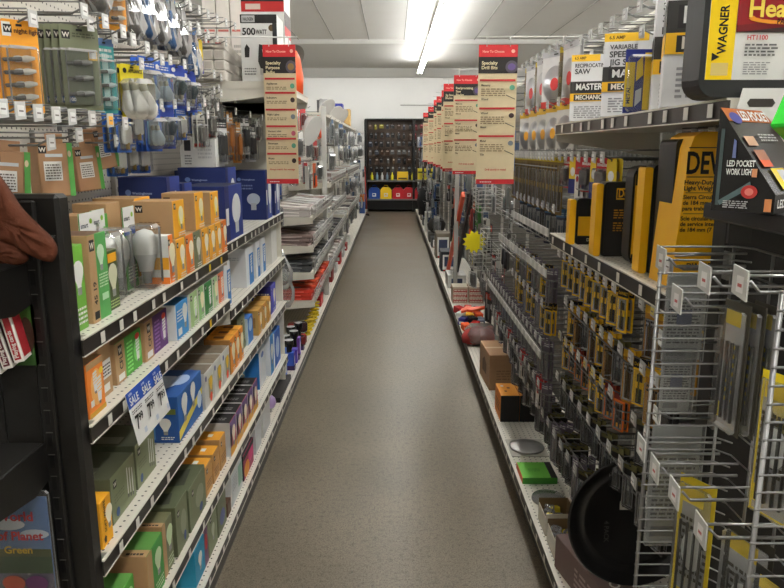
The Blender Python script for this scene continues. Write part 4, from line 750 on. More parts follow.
lb.art((ox, 1.2838, oz), (1, 0, 0), (0, 0, 1), W, H, [('r', 0, 0, .17, 1, (250, 214, 20)), ('v', .115, .3, .021, 'WAGNER', BLK, .58), ('p', [(.03, .22), (.08, .27), (.03, .32)], BLK), ('r', .03, .05, .14, .2, (222, 196, 120)),
    ('r', .17, .62, 1, 1, (150, 28, 34)), ('r', .17, .56, 1, .64, (60, 40, 40)), ('p', [(.17, .56), (1, .72), (1, .8), (.17, .64)], (120, 24, 30)), ('e', .5, .72, .26, .07, (240, 150, 40)), ('e', .51, .75, .24, .06, (150, 28, 34)), ('t', .24, .74, .040, 'Heat', (252, 220, 90), 'l', .3), ('t', .55, .73, .046, 'Gun', (225, 225, 225), 'l', .3), ('t', .42, .655, .012, 'PAINT REMOVER', (60, 20, 10), 'l', .3),
    ('t', .24, .47, .011, 'HT1100', (200, 60, 60)), ('l', .23, .28, .44, .44, 4, (90, 90, 90)), ('l', .23, .06, .4, .22, 6, (150, 150, 150)), ('r', .5, .28, .76, .58, (248, 220, 110)), ('p', [(.55, .3), (.66, .5), (.72, .44), (.7, .3)], (240, 160, 60)), ('e', .6, .42, .04, .06, (220, 120, 40)), ('r', .5, .08, .76, .22, (225, 225, 225)), ('r', .52, .1, .58, .2, (60, 60, 60)), ('r', .62, .1, .66, .2, (60, 60, 60)), ('r', .69, .1, .75, .2, (90, 90, 90)), ('r', .86, .2, 1, .62, (240, 215, 60))])
lb.build('label', hg, label='yellow, red and white printed label')
# ------------------------------------------------------------------ right: yellow and black tool cases
DY = (246, 184, 22)
def dcase(label, x0, w, y, d, h, body, face_art, spine=None, r=.012, z=ZF):
    o = empty('tool_case', (x0 + w / 2, y + d / 2, z), label, 'tool case')
    M('plastic', body).prism(rrect(w, h, r), (x0, y, z), (1, 0, 0), (0, 0, 1), (0, 1, 0), d).build('shell', o)
    if face_art:
        q = M('card', body); q.prism(rrect(w * .92, h * .96, r * .7), (x0 + w * .06, y - .0012, z + h * .02), (1, 0, 0), (0, 0, 1), (0, 1, 0), .001, face_art[0]); q.art((x0 + w * .06, y - .0012, z + h * .02), (1, 0, 0), (0, 0, 1), w * .92, h * .96, face_art[1]); q.build('printed_face', o)
    if spine: M('plastic', spine).prism(rrect(.02, h * .98, .006), (x0 - .021, y + .002, z), (1, 0, 0), (0, 0, 1), (0, 1, 0), d * .8).build('edge', o, label='yellow edge')
    return o
dcase('small black and yellow bit set box farthest on the tool case shelf', .60, .11, 2.28, .05, .15, BLK, (BLK, [('r', 0, .18, 1, .62, DY), ('r', .3, .7, .98, .92, BLK), ('t', .38, .74, .03, 'DeWALT', DY, 'l', 1.2), ('l', .4, .3, .95, .52, 5, (60, 50, 20)), ('t', .3, .06, .014, 'DW1361', (210, 200, 180), 'l', .5)]), DY)
dcase('square black drill case with yellow lettering and yellow edge', .608, .135, 2.02, .06, .215, (32, 30, 28), ((34, 32, 30), [('r', .22, .78, 1, .94, DY), ('r', .24, .8, 1, .92, (34, 32, 30)), ('t', .27, .815, .034, 'DeWALT', DY, 'l', .72), ('l', .18, .52, .8, .66, 4, (200, 140, 40)), ('l', .18, .34, .8, .48, 4, (200, 140, 40))]), DY)
dcase('rounded yellow case with black top beside the square black case', .635, .10, 1.86, .06, .265, BLK, (DY, [('r', 0, .82, 1, 1, BLK), ('t', .3, .68, .03, '3/8', BLK, 'l', .8), ('l', .3, .58, .9, .64, 1, BLK), ('r', .2, .1, .55, .38, BLK), ('v', .45, .12, .022, '18V', DY), ('r', 0, 0, 1, .1, BLK)]), None, .03)
dcase('slim yellow and black case standing left of the circular saw case', .640, .08, 1.73, .06, .27, (30, 30, 30), ((30, 30, 30), [('t', .1, .78, .03, 'DeWALT', DY, 'l', .8)]), DY, .01)
ds = empty('saw_case', (.73, 1.60, ZF), 'big yellow circular saw case with black lettering on the tool case shelf', 'tool case')
M('plastic', (28, 30, 32)).prism(rrect(.03, .33, .012), (.638, 1.60, ZF), (1, 0, 0), (0, 0, 1), (0, 1, 0), .1).build('hinge_side', ds)
M('plastic', DY).prism([(0, 0), (.205, 0), (.205, .345), (.045, .345), (.028, .335), (.02, .31)], (.626, 1.545, ZF), (1, 0, 0), (0, 0, 1), (0, 1, 0), .13).build('shell', ds)
dl = M('card', BLK); X0, Z0 = .640, ZF
def dt(x, z, h, s, mw, b_=True): dl.text((X0 + x, 1.5443, Z0 + z), (1, 0, 0), (0, 0, 1), h, s, BLK, b_, 'l', mw)
dl.box((X0 + .004, 1.5442, Z0 + .31), (X0 + .19, 1.545, Z0 + .312), BLK); dl.box((X0 + .004, 1.5442, Z0 + .247), (X0 + .19, 1.545, Z0 + .249), BLK)
dt(.002, .256, .066, 'DEWALT', .165); dt(.000, .232, .0135, 'Heavy-Duty 7-1/4"', .15); dt(.000, .219, .0135, 'Light Weight Circular Saw', .19)
dl.box((X0 + .004, 1.5442, Z0 + .213), (X0 + .19, 1.545, Z0 + .2142), BLK)
for j, t in enumerate(('Sierra Circular ligera', 'de 184 mm (7-1/4")', 'para trabajo pesado')): dt(.000, .2 - j * .0125, .0125, t, .17)
dl.box((X0 + .003, 1.5442, Z0 + .167), (X0 + .19, 1.545, Z0 + .1682), BLK)
for j, t in enumerate(('Scie circulaire légère', 'de service intensif', 'de 184 mm (7 1/4")')): dt(-.002, .153 - j * .0125, .0125, t, .17)
dt(.02, .045, .017, 'DW368K', .1); dl.build('lettering', ds)
# ------------------------------------------------------------------ right endcap: black post, light display box
pr_ = empty('endcap_stand', (.73, 1.39, 0), 'black end upright of the right shelving behind the wire rack', 'shelving')
M('black', (26, 25, 24)).box((.655, 1.36, 0), (.95, 1.425, 1.52), (26, 25, 24), ch=.006).build('upright', pr_)
M('black', (34, 33, 31)).box((.655, 1.352, 1.45), (.70, 1.36, 1.518), (40, 39, 37)).build('cap', pr_)
M('black', (30, 29, 28)).box((.60, 1.04, 1.50), (1.1, 1.352, 1.53), (32, 31, 30), ch=.004).build('top_shelf', pr_)
lx = M('gloss', (26, 24, 24)); lx.T = Matrix.Translation((.592, 1.085, 1.531)) @ Matrix.Rotation(math.radians(41), 4, 'Z')
# local: lip faces -y, triangular side faces -x
D_, Wd, Hh, lip = .098, .17, .165, .03
L0 = [(0, 0, 0), (0, D_, 0), (0, D_, Hh), (0, 0, lip)]; L1 = [(Wd, p[1], p[2]) for p in L0]
lx.poly([L0[1], L0[0], L0[3], L0[2]], (26, 24, 24)); lx.poly([L1[0], L1[1], L1[2], L1[3]], (26, 24, 24)); lx.poly([L0[0], L1[0], L1[3], L0[3]], (30, 28, 28))
lx.poly([L0[3], L1[3], L1[2], L0[2]], (38, 34, 34)); lx.poly([L0[2], L1[2], L1[1], L0[1]], (26, 24, 24)); lx.poly([L0[0], L0[1], L1[1], L1[0]], BLK)
sd = Vector((0, D_, Hh - lip)); sl = sd.length; sd.normalize()
lx.art((0, 0, lip), (1, 0, 0), tuple(sd), Wd, sl, [('r', 0, .84, 1, 1, (170, 90, 40)), ('e', .18, .88, .12, .07, (70, 70, 150)), ('t', .3, .86, .026, 'LED POCKET', WHT, 'l', .66), ('r', .08, .55, .3, .66, (210, 160, 130)), ('r', .1, .38, .34, .5, (180, 110, 80)), ('r', .1, .3, .32, .38, (250, 100, 50)), ('r', .2, .04, .5, .28, (250, 220, 30)), ('r', .32, .06, .48, .26, WHT), ('l', .4, .6, .8, .7, 3, (200, 200, 200))])
lx.art((0, 0, 0), (1, 0, 0), (0, 0, 1), Wd, lip, [('t', .06, .3, .018, 'LED POCKET', WHT, 'l', .8)])
lx.art((0, D_, 0), (0, -1, 0), (0, 0, 1), D_, Hh, [('r', .06, .06, .12, .8, (70, 84, 84)), ('p', [(.1, .1), (.14, .06), (.62, .24), (.6, .3)], (90, 110, 112)), ('t', .2, .44, .0135, 'LED POCKET', WHT, 'l', .45), ('t', .2, .36, .0135, 'WORK LIGHT', WHT, 'l', .45), ('e', .6, .2, .13, .065, (196, 60, 56)), ('e', .6, .2, .07, .035, (230, 130, 120)), ('p', [(.28, .52), (.34, .52), (.33, .68), (.29, .7)], (110, 120, 170)), ('r', .62, .34, .7, .42, (220, 150, 110)), ('l', .2, .04, .6, .12, 4, (180, 180, 180)), ('r', .86, .02, .97, .14, (200, 130, 80))])
lx.build('display_box', label='black slanted LED pocket work light display box on the right endcap', category='box')
gx = M('gloss', (60, 210, 60)); gx.T = Matrix.Translation((.592, 1.075, 1.665)) @ Matrix.Rotation(.5, 4, 'Z') @ Matrix.Rotation(.5, 4, 'Y')
gx.box((0, 0, 0), (.06, .03, .075), (60, 214, 66), ch=.004).box((.006, -.002, .008), (.05, 0, .055), (30, 40, 34)); gx.build('pocket_light', label='bright green and black pocket light lying on the display box', category='light')
# ------------------------------------------------------------------ wire rack at right front
wr = empty('wire_rack', (.58, 1.08, 0), 'grey wire grid rack with hooks at the right front', 'rack')
WC = (150, 150, 150)
def grid_y(y, x0, x1, z0, z1, name):
    g = M('steel', WC); g.tube([(x0, y, z0), (x0, y, z1)], .0038, 6); g.tube([(x1, y, z0), (x1, y, z1)], .003, 6)
    n = int((z1 - z0) / .0254)
    for k in range(n + 1): g.tube([(x0 - .006, y - .003, z1 - k * .0254), (x1, y - .003, z1 - k * .0254), (x1 + .02, y - .03, z1 - k * .0254)], .0019, 4)
    return g.build(name, wr)
grid_y(1.295, .505, .64, .25, 1.452, 'far_divider'); grid_y(.875, .50, .64, .25, 1.452, 'near_divider')
g = M('steel', WC)
for k in range(24): g.tube([(.66, .87, 1.452 - k * .0508), (.66, 1.265, 1.452 - k * .0508)], .0022, 4)
for y in (.9, 1.0, 1.1, 1.2): g.tube([(.663, y, .25), (.663, y, 1.452)], .003, 5)
g.build('back_grid', wr)
g = M('steel', WC)
for s_ in ((.505, 1.295), (.66, 1.28), (.505, .875), (.66, .86)): g.tube([(s_[0], s_[1], 0), (s_[0], s_[1], .3)], .005, 6)
g.build('foot_frame', wr)
hz = [(1.285, 1.428, 'top row, nearest the saw case'), (1.2, 1.37, 'second height behind the clear drill cases'), (1.1, 1.426, 'top row, middle'), (.985, 1.44, 'top row, largest and nearest'),
      (1.31, 1.04, 'low row, farthest'), (1.235, 1.03, 'low row, second'), (1.14, 1.03, 'low row, third'), (1.03, 1.022, 'low row, nearest')]
for i, (y, z, w) in enumerate(hz):
    o = empty('rack_hook', (.66, y, z), f'rack hook with clear price tag, {w}', 'display hook')
    q = M('steel', WC); q.tube([(.66, y, z - .012), (.53, y, z - .012), (.515, y, z + .004)], .003, 6); q.tube([(.66, y, z + .012), (.505, y, z + .012)], .0024, 6); q.build('wire', o)
    q = M('plastic', (226, 226, 222)); q.prism([(-.022, -.022), (.022, -.016), (.022, .026), (-.022, .022)], (.4995, y, z), (0, 1, 0), (0, 0, 1), (1, 0, 0), .0025, (196, 196, 192)).box((.499, y - .012, z - .012), (.4992, y + .008, z + .012), (232, 230, 228)).box((.4988, y - .008, z - .004), (.499, y + .004, z + .001), (190, 90, 90)); q.build('price_tag', o)
def clearcase(label, x, y, z, w, h, t, ccol, yaw, dots=True, group=None):
    o = empty('drill_set_pack', (x, y, z - h), label, 'tool pack', group); 
    T = Matrix.Translation((x, y, z)) @ Matrix.Rotation(yaw, 4, 'Z')
    m_ = M('card', ccol); m_.T = T; m_.box((0, -w / 2, -h), (.0015, w / 2, 0), ccol)
    a = [('r', .1, .82, .7, .93, (220, 190, 50)), ('r', .08, .08, .3, .2, (240, 220, 60))] + ([('e', .35 + .28 * (j % 2), .25 + .07 * (j // 2), .05, .018, (220, 190, 40)) for j in range(14)] if dots else [('l', .1, .3, .9, .75, 9, (60, 56, 40)), ('e', .5, .5, .3, .14, (220, 220, 215))])
    m_.art((0, w / 2, -h), (0, -1, 0), (0, 0, 1), w, h, a); m_.build('card', o)
    m_ = M('clear', WHT); m_.T = T; m_.box((-t, -w / 2 + .004, -h + .004), (-.0005, w / 2 - .004, -.012), ch=.006); m_.build('blister', o)
    m_ = M('steel', (90, 88, 82)); m_.T = T
    for j in range(4): m_.tube([(-t * .5, -w * .3 + j * w * .2, -h * .9), (-t * .5, -w * .3 + j * w * .2, -h * .3)], .003, 5)
    m_.build('drill_bits', o); return o
for i, x in enumerate((.585, .607, .629)):
    clearcase('clear drill set case with yellow dots hanging in the wire rack' + ('', ', second of three', ', rearmost of three')[i], x + .01, 1.17 - i * .008, 1.372, .075, .235, .016, (70, 66, 54), .1)
clearcase('long yellow blade card hanging at the right edge of the wire rack',   .60, 1.02, 1.29, .075, .24, .008, (240, 214, 30), .35, False)
clearcase('black and yellow clear packed tool low in the wire rack', .60, 1.06, 1.0, .1, .27, .02, (50, 46, 34), .3, False)
clearcase('yellow backed pack hanging behind the low rack hooks', .585, 1.23, 1.01, .08, .30, .02, (222, 196, 40), .5, False)
clearcase('black card with yellow corner lowest at the right edge', .60, .96, .98, .1, .2, .02, (40, 38, 34), .3, False)
# white instruction sheets beyond the far divider
for i, (x, y, z, w, h, nm) in enumerate(((.535, 1.33, 1.39, .075, .17, 'clear bag with white printed sheet behind the rack divider, upper'), (.53, 1.33, 1.08, .10, .26, 'white printed instruction pack behind the rack divider, lower'), (.54, 1.335, 1.24, .06, .13, 'clear pack with blue and white insert behind the rack divider'))):
    o = empty('tool_bag', (x + w / 2, y, z - h), nm, 'hanging pack')
    q = M('card', (205, 205, 198)); q.box((x, y, z - h), (x + w, y + .004, z), (206, 206, 200)); q.art((x, y, z - h), (1, 0, 0), (0, 0, 1), w, h, [('l', .08, .2, .92, .75, 14, (80, 80, 78)), ('r', .1, .05, .6, .14, (120, 120, 118))] + ([('r', .3, .4, .7, .6, (90, 96, 120))] if i != 1 else [])); q.build('card', o)
    M('haze', WHT).box((x - .004, y - .012, z - h - .004), (x + w + .004, y - .001, z + .004), ch=.003).build('bag', o)
    hook(1, .54, .655, y + .015, z + .01, f'short hook carrying the {nm}'[:100], 'wire hooks with price tags')
# ------------------------------------------------------------------ right: rows of hanging bits
def rail(z, X, y0, y1, label):
    w = M('steel', (126, 126, 124)); w.tube([(XRB, y0, z), (X + .02, y0, z), (X, y0 + .02, z), (X, y1 - .02, z), (X + .02, y1, z), (XRB, y1, z)], .0026, 5)
    w.tube([(XRB, y0, z - .03), (X + .03, y0, z - .03), (X + .012, y0 + .02, z - .03), (X + .012, y1, z - .03)], .0022, 5); w.build('wire_rail', label=label, category='rail')
WORDS = {'ybit': 'yellow drill bit card', 'obit': 'orange drill bit card', 'kbit': 'black drill bit card', 'ambit': 'amber spade bit card', 'pbit': 'pale masonry bit sleeve', 'longbit': 'long gold bit sleeve', 'bluebit': 'dark blue driver bit card', 'redpack': 'red hole saw card', 'whitered': 'white and red blade card', 'yblue': 'yellow and blue blade card', 'blade': 'grey circular saw blade pack', 'wblade': 'white circular saw blade pack', 'chisel': 'wooden handled chisel', 'bluetool': 'blue plier card', 'greybits': 'grey fitting card', 'cordpack': 'white and black accessory pack', 'greenpack': 'green accessory card', 'clearbox': 'clear drill set case'}
def row_r(z, X, ys, kinds, where, n=2, hk=True, tag=WHT, side=1, Xb=None, yaw=0.0, step=.016):
    Xb = Xb if Xb is not None else (XRB - .005)
    for i, y in enumerate(ys):
        kd = kinds[i % len(kinds)]
        station(kd, side, X, Xb, y, z, n, WORDS[kd], f'{where}, {nth(i)} hook', (yaw or (.5 if kd in ('ybit', 'obit', 'kbit', 'ambit', 'pbit', 'longbit', 'bluebit') else .25)) + R.uniform(-.15, .15), hk, step, tag if i % 4 else WHT)
def fr(a, b_, s): 
    o = []
    while a < b_: o.append(a); a += s
    return o
T2 = (232, 214, 110)
row_r(1.235, .64, fr(1.98, 2.66, .085), ['ybit'], 'directly under the tool case shelf')
row_r(1.21, .68, fr(1.50, 1.95, .09), ['ambit'], 'near end under the tool case shelf', tag=T2)
row_r(1.075, .64, fr(1.62, 2.6, .09), ['kbit', 'ambit', 'ybit', 'ambit'], 'second row under the tool cases')
row_r(.925, .64, fr(1.95, 2.66, .09), ['obit', 'obit', 'ybit', 'ybit', 'obit'], 'third row of the drill bits', tag=T2)
row_r(.90, .66, fr(1.5, 1.9, .1), ['kbit'], 'third row near the rack')
row_r(.76, .64, fr(1.6, 2.6, .11), ['kbit'], 'fourth row of the drill bits')
row_r(.555, .62, fr(2.2, 3.6, .105), ['kbit', 'pbit', 'kbit'], 'lowest row above the silver lid', n=3, step=.03)
row_r(.40, .70, fr(2.0, 3.0, .11), ['kbit', 'kbit', 'bluebit'], 'row just over the bottom right shelf', hk=False, n=2, step=.05)
row_r(1.16, .60, fr(2.74, 3.6, .1), ['pbit', 'ybit', 'pbit'], 'past the tool cases at shelf height')
row_r(1.02, .60, fr(2.74, 3.5, .1), ['ybit', 'ybit', 'pbit'], 'second row past the tool cases')
row_r(.86, .60, fr(2.74, 4.4, .095), ['pbit'], 'third row past the tool cases')
row_r(.68, .60, fr(2.74, 4.2, .1), ['pbit', 'whitered', 'pbit', 'kbit'], 'fourth row past the tool cases')
row_r(1.60, .60, fr(2.66, 3.7, .06), ['longbit'], 'row of long bits at eye level', n=1)
row_r(1.60, .62, fr(2.1, 2.64, .09), ['yblue', 'redpack', 'yblue', 'redpack', 'whitered'], 'row between the two tool shelves', n=2)
row_r(1.66, .78, fr(1.55, 2.05, .1), ['longbit', 'whitered', 'yblue'], 'behind the saw case', n=1)
row_r(1.40, .62, fr(2.7, 3.6, .10), ['bluebit', 'kbit'], 'below the long bits')
row_r(1.80, .62, fr(2.7, 3.5, .19), ['blade'], 'second highest row', n=2)
row_r(2.01, .62, fr(2.66, 3.6, .12), ['wblade', 'longbit'], 'highest right row', n=2)
for i, y in enumerate(fr(1.62, 2.6, .12)): hook(1, .66, XRB - .005, y, 2.0, f'empty hook above the saw boxes, {nth(i)} from the near end', 'bare wire hooks')
for i, y in enumerate(fr(1.9, 2.6, .16)): hook(1, .66, XRB - .005, y + .05, 1.93, f'empty hook just over the saw boxes, {nth(i)} from the near end', 'bare wire hooks')
row_r(1.97, .56, [3.72], ['chisel'], 'beside the drill bit sign', n=3)
row_r(1.72, .56, [3.6, 3.75], ['bluetool', 'chisel'], 'under the chisels by the sign', n=2)
for z, X, a, b_, l in ((1.045, .655, 1.85, 2.62, 'wire rail in front of the second bit row under the tool cases'), (.885, .655, 1.9, 2.62, 'wire rail before the third bit row'), (.73, .655, 1.7, 2.6, 'wire rail before the fourth bit row'), (1.12, .61, 2.7, 4.0, 'wire rail past the tool case shelf'), (.82, .61, 2.7, 4.4, 'long wire rail over the cardboard box'), (.645, .61, 2.7, 4.2, 'low wire rail beside the cardboard box'), (.55, .655, 2.1, 3.1, 'lowest wire rail above the silver lid'), (1.56, .62, 2.66, 3.7, 'wire rail before the long bit sleeves'), (1.3, .61, 2.7, 4.0, 'wire rail under the blue driver bits')):
    rail(z, X, a, b_, l)
# white scan strip holding tags
for z, a, b_, l in ((1.30, 2.66, 3.5, 'white label rail beside the blue driver bits'), (1.14, 2.66, 3.9, 'white label rail lower beside the drill bits'), (.80, 2.7, 4.3, 'white label rail over the cardboard box')):
    q = M('plastic', (206, 206, 202)); q.box((.594, a, z), (.598, b_, z + .032), (206, 206, 202))
    for k in range(int((b_ - a) / .09)): q.box((.5925, a + k * .09 + .01, z + .003), (.5938, a + k * .09 + .05, z + .029), (236, 236, 232))
    q.build('label_rail', label=l, category='rail')
# ------------------------------------------------------------------ right base goods
carton('brown cardboard shipping box on the bottom right shelf', .583, .80, 4.08, 4.42, ZE, .225, base=KRAFT, ny=((160, 122, 86), [('l', .2, .3, .8, .6, 4, (130, 98, 66))]), ax=((186, 152, 118), [('p', [(.3, .3), (.7, .3), (.7, .6), (.5, .75), (.3, .6)], (110, 80, 60))]), top=((182, 140, 98), [('r', 0, .46, 1, .54, (214, 190, 150)), ('r', .49, 0, .5, 1, (120, 90, 60))]), side=1, rz=.05)
for i in range(2):
    carton(('nearer' if i == 0 else 'farther') + ' of two orange topped black boxes beside the shipping box', .585 + i * .105, .687 + i * .105, 3.57, 3.78, ZE, .15, base=(20, 20, 20), ny=((24, 22, 22), None), ax=((236, 140, 40), [('l', .2, .3, .8, .7, 3, (120, 60, 20))]), top=((240, 158, 44), [('r', .3, .3, .42, .4, (120, 40, 20)), ('r', .5, .55, .66, .65, (110, 40, 20)), ('r', .2, .7, .35, .8, WHT)]), side=1)
pn = empty('pan_lid', (.66, 3.3, ZE), 'round silver lid lying on a card on the bottom right shelf', 'lid')
M('card', (180, 176, 166)).box((.575, 3.13, ZE), (.755, 3.33, ZE + .004), (186, 182, 172)).build('card', pn)
M('steel', (196, 196, 196)).lathe([(.083, .004), (.086, .012), (.078, .014), (.055, .022), (.02, .026), (.001, .026)], (.665, 3.23, ZE), (0, 0, 1), 28).build('lid', pn)
carton('flat bright green box on the bottom right shelf', .575, .73, 2.85, 3.01, ZE, .03, base=(40, 40, 36), ny=((70, 150, 50), None), ax=((226, 110, 70), None), top=((104, 190, 60), [('r', .82, 0, 1, 1, (40, 40, 40)), ('l', .25, .4, .6, .6, 3, (70, 150, 50))]), side=1, flap=False)
cd = empty('plastic_disc_pack', (.66, 2.71, ZE), 'clear round disc pack between the green box and the small cartons', 'disc pack')
M('card', (190, 182, 160)).lathe([(.07, 0), (.07, .002)], (.66, 2.71, ZE), (0, 0, 1), 24).build('card', cd)
M('clear', WHT).lathe([(.072, .003), (.07, .012), (.02, .016)], (.66, 2.71, ZE), (0, 0, 1), 24).build('cover', cd)
def openbox(label, x0, x1, y0, y1, z, h, out, inn):
    m_ = M('card', out); t = .003
    m_.box((x0, y0, z), (x1, y1, z + .003), inn); m_.box((x0, y0, z + .0031), (x1, y0 + t, z + h), out); m_.box((x0, y1 - t, z + .0031), (x1, y1, z + h), inn)
    m_.box((x0, y0 + t, z + .0031), (x0 + t, y1 - t, z + h * .8), out, cols={'+x': inn}); m_.box((x1 - t, y0 + t, z + .0031), (x1, y1 - t, z + h), inn)
    return m_.build('open_carton', label=label, category='box')
openbox('open white bin of clear screw packs, farther one by the black disc', .585, .70, 2.43, 2.56, ZE, .09, (214, 208, 192), (120, 96, 60))
openbox('open white bin nearest the masonry box',   .585, .70, 2.27, 2.40, ZE, .09, (220, 214, 200), (110, 86, 56))
for i in range(10):
    x, y = .61 + R.random() * .06, 2.30 + (i % 5) * .018 + (i // 5) * .16
    m_ = M('haze' if i % 3 else 'gloss', (220, 216, 190)); m_.T = Matrix.Translation((x, y, ZE + .03 + .008 * (i % 3))) @ Matrix.Rotation(R.uniform(-.8, .8), 4, 'Z') @ Matrix.Rotation(R.uniform(-.5, .5), 4, 'X')
    m_.box((-.02, -.015, 0), (.02, .015, .035), (226, 222, 200) if i % 3 else (230, 210, 60), ch=.005); m_.build('screw_pack', label='small clear screw pack lying in the open white bins', category='pack', group='clear screw packs in the white bins')
mb = M('card', (112, 90, 86)); mb.T = Matrix.Translation((.575, 2.23, ZE)) @ Matrix.Rotation(math.radians(12), 4, 'Z')
mb.box((0, -.5, 0), (.12, 0, .125), (112, 90, 86), ch=.002)
mb.art((0, 0, 0), (0, -1, 0), (0, 0, 1), .5, .125, [('l', .3, .2, .9, .8, 4, (170, 150, 144))])
mb.art((0, 0, .125), (0, -1, 0), (1, 0, 0), .5, .12, [('t', .06, .35, .045, 'ARMOR', (220, 214, 206), 'l', .3)] + [('r', .1 + j * .08, .8, .14 + j * .08, .95, (200, 196, 190)) for j in range(6)] + [('t', .42, .3, .045, 'MASONRY', (226, 220, 210), 'l', .5)])
mb.build('masonry_box', label='long brown box lettered MASONRY at the near end of the bottom right shelf', category='box')
dk = empty('round_tray', (.72, 1.93, .33), 'large round black plastic tray leaning on the masonry box', 'tray')
q = M('plastic', (22, 21, 21)); ax_ = (0, -1, .12)
q.lathe([(.001, 0), (.13, 0), (.135, .004), (.145, .004), (.15, 0), (.17, .006), (.188, .03), (.193, .032), (.197, .028), (.18, -.004), (.001, -.006)], (.72, 1.93, .53), ax_, 48); q.build('dish', dk)
q = M('card', (200, 196, 186)); q.T = Matrix.Translation((.685, 1.925, .565)) @ Matrix.Rotation(-.12, 4, 'X'); q.box((0, -.003, 0), (.034, -.001, .026), (186, 182, 172)); q.box((.006, -.0035, .008), (.026, -.003, .018), (130, 120, 110)); q.build('price_sticker', dk)
q = M('plastic', (60, 60, 60)); q.T = Matrix.Translation((.64, 1.922, .53)) @ Matrix.Rotation(-.12, 4, 'X'); q.text((0, -.002, 0), (0, 0, -1), (1, 0, 0), .02, '4 PACK', (74, 72, 70), True); q.build('embossed_text', dk)
# mid-distance goods on the right base
rb = empty('net_bag', (.67, 5.2, ZE), 'red mesh bag of ties on the bottom right shelf past the shipping box', 'bag')
q = M('cloth', (150, 44, 44))
for i in range(4): q.lathe([(.02, 0), (.085, .02), (.09, .06), (.06, .11), (.01, .13)], (.61 + .045 * i, 5.12 + .06 * (i % 2), ZE), (0, 0, 1), 10, (160 + 20 * (i % 2), 50, 46))
q.build('ties', rb); M('haze', WHT).box((.56, 5.02, ZE + .001), (.80, 5.28, ZE + .135), ch=.04).build('bag', rb)
cols_ = [(240, 90, 40), (60, 60, 140), (225, 225, 220), (200, 50, 50), (40, 40, 44), (236, 180, 50), (210, 60, 50), (120, 130, 150)]
CN = ['orange', 'navy', 'white', 'red', 'black', 'yellow', 'scarlet', 'slate']
for i in range(12):
    c = cols_[(i * 3) % 8]; x = .60 + (i % 3) * .075; y = 5.55 + (i // 3) * .2
    m_ = M('gloss', c); m_.T = Matrix.Translation((x, y, ZE)) @ Matrix.Rotation(R.uniform(-.5, .5), 4, 'Z')
    m_.box((-.033, -.05, 0), (.033, .05, .04 + .03 * R.random()), c, ch=.006).box((-.02, -.052, .01), (.02, -.05, .03), WHT)
    m_.build('small_pack', label=f'{CN[(i * 3) % 8]} small tool pack in the clutter behind the red bag, {nth(i)}', category='pack')
sh = M('plastic', (240, 88, 36)); 
sh.prism([(0, .0), (.05, .02), (.09, 0), (.2, .03), (.21, .045), (.1, .05), (.05, .08), (.03, .05), (0, .04)], (.58, 5.75, ZE + .09), (1, 0, .1), (0, .8, .4), (0, 0, 1), .02); sh.build('plastic_clamp', label='bright orange plastic clamp on top of the clutter on the right shelf', category='clamp')
for i in range(2):
    carton(('left' if i == 0 else 'right') + ' red and white striped display carton on the bottom right shelf', .575 + i * .155, .72 + i * .155, 6.55, 6.75, ZE, .16, base=(196, 170, 140), ny=((200, 180, 160), [('r', .05, .08 + .3 * j, .95, .26 + .3 * j, (176, 50, 50)) for j in range(3)] + [('l', .1, .1, .9, .9, 6, (226, 210, 196))]), top=((210, 200, 180), None), side=1)
# far base goods right
for i in range(9):
    y = 7.3 + i * 1.05; c = [(214, 214, 210), (40, 44, 54), (120, 110, 96), (70, 74, 80), (200, 200, 196)][i % 5]; nm = ['white', 'black and blue', 'tan', 'dark grey', 'pale grey'][i % 5]
    carton(f'{nm} box along the far bottom right shelf, {nth(i)} after the striped cartons', .585, .78, y, y + .35, ZE, .14 + .1 * (i % 3), base=c, ny=(c, [('r', .1, .1, .9, .85, (226, 226, 222)), ('r', .2, .25, .8, .75, (60, 70, 100)), ('r', .15, .02, .5, .09, RED)]), side=1)
def leaning(a, b_, w, t, c, label, mark=None):
    a, b_ = Vector(a), Vector(b_); L_ = (b_ - a).length; q = M('plastic', c)
    q.T = Matrix.Translation(a) @ (b_ - a).to_track_quat('Z', 'Y').to_matrix().to_4x4()
    q.box((-t / 2, -w / 2, 0), (t / 2, w / 2, L_), c, ch=.003)
    for f_ in (.25, .5, .75): q.box((-t / 2 - .001, -w / 3, L_ * f_ - .03), (t / 2 + .001, w / 3, L_ * f_ + .03), mark or (230, 226, 120))
    q.build('spirit_level', label=label, category='level')
leaning((.63, 8.0, ZE + .01), (.655, 6.55, 1.22), .06, .035, (232, 84, 40), 'long orange spirit level leaning on the right shelving')
leaning((.69, 7.7, ZE + .01), (.73, 6.4, 1.25), .07, .04, (28, 26, 26), 'black level leaning beside the orange one', (90, 90, 90))
st = M('gloss', (240, 226, 40)); pts = []
for k in range(24):
    a = k * math.pi / 12; r = .085 if k % 2 else .06; pts.append((r * math.cos(a), r * math.sin(a)))
st.prism(pts, (.575, 4.9, .99), (1, 0, 0), (0, 0, 1), (0, 1, 0), .004, (240, 226, 40)).tube([(.575, 4.905, 1.05), (.60, 4.91, 1.09), (XRB, 4.91, 1.10)], .002, 5, (150, 150, 150), 'steel'); st.build('starburst_tag', label='yellow starburst price card among the hanging tools', category='price sign')
p_ = M('paint', (176, 176, 172)); p_.box((.61, 6.9, ZE), (.65, 6.94, 1.55), (176, 176, 172), ch=.004); p_.build('upright_post', label='light grey upright post midway along the right shelving', category='post')
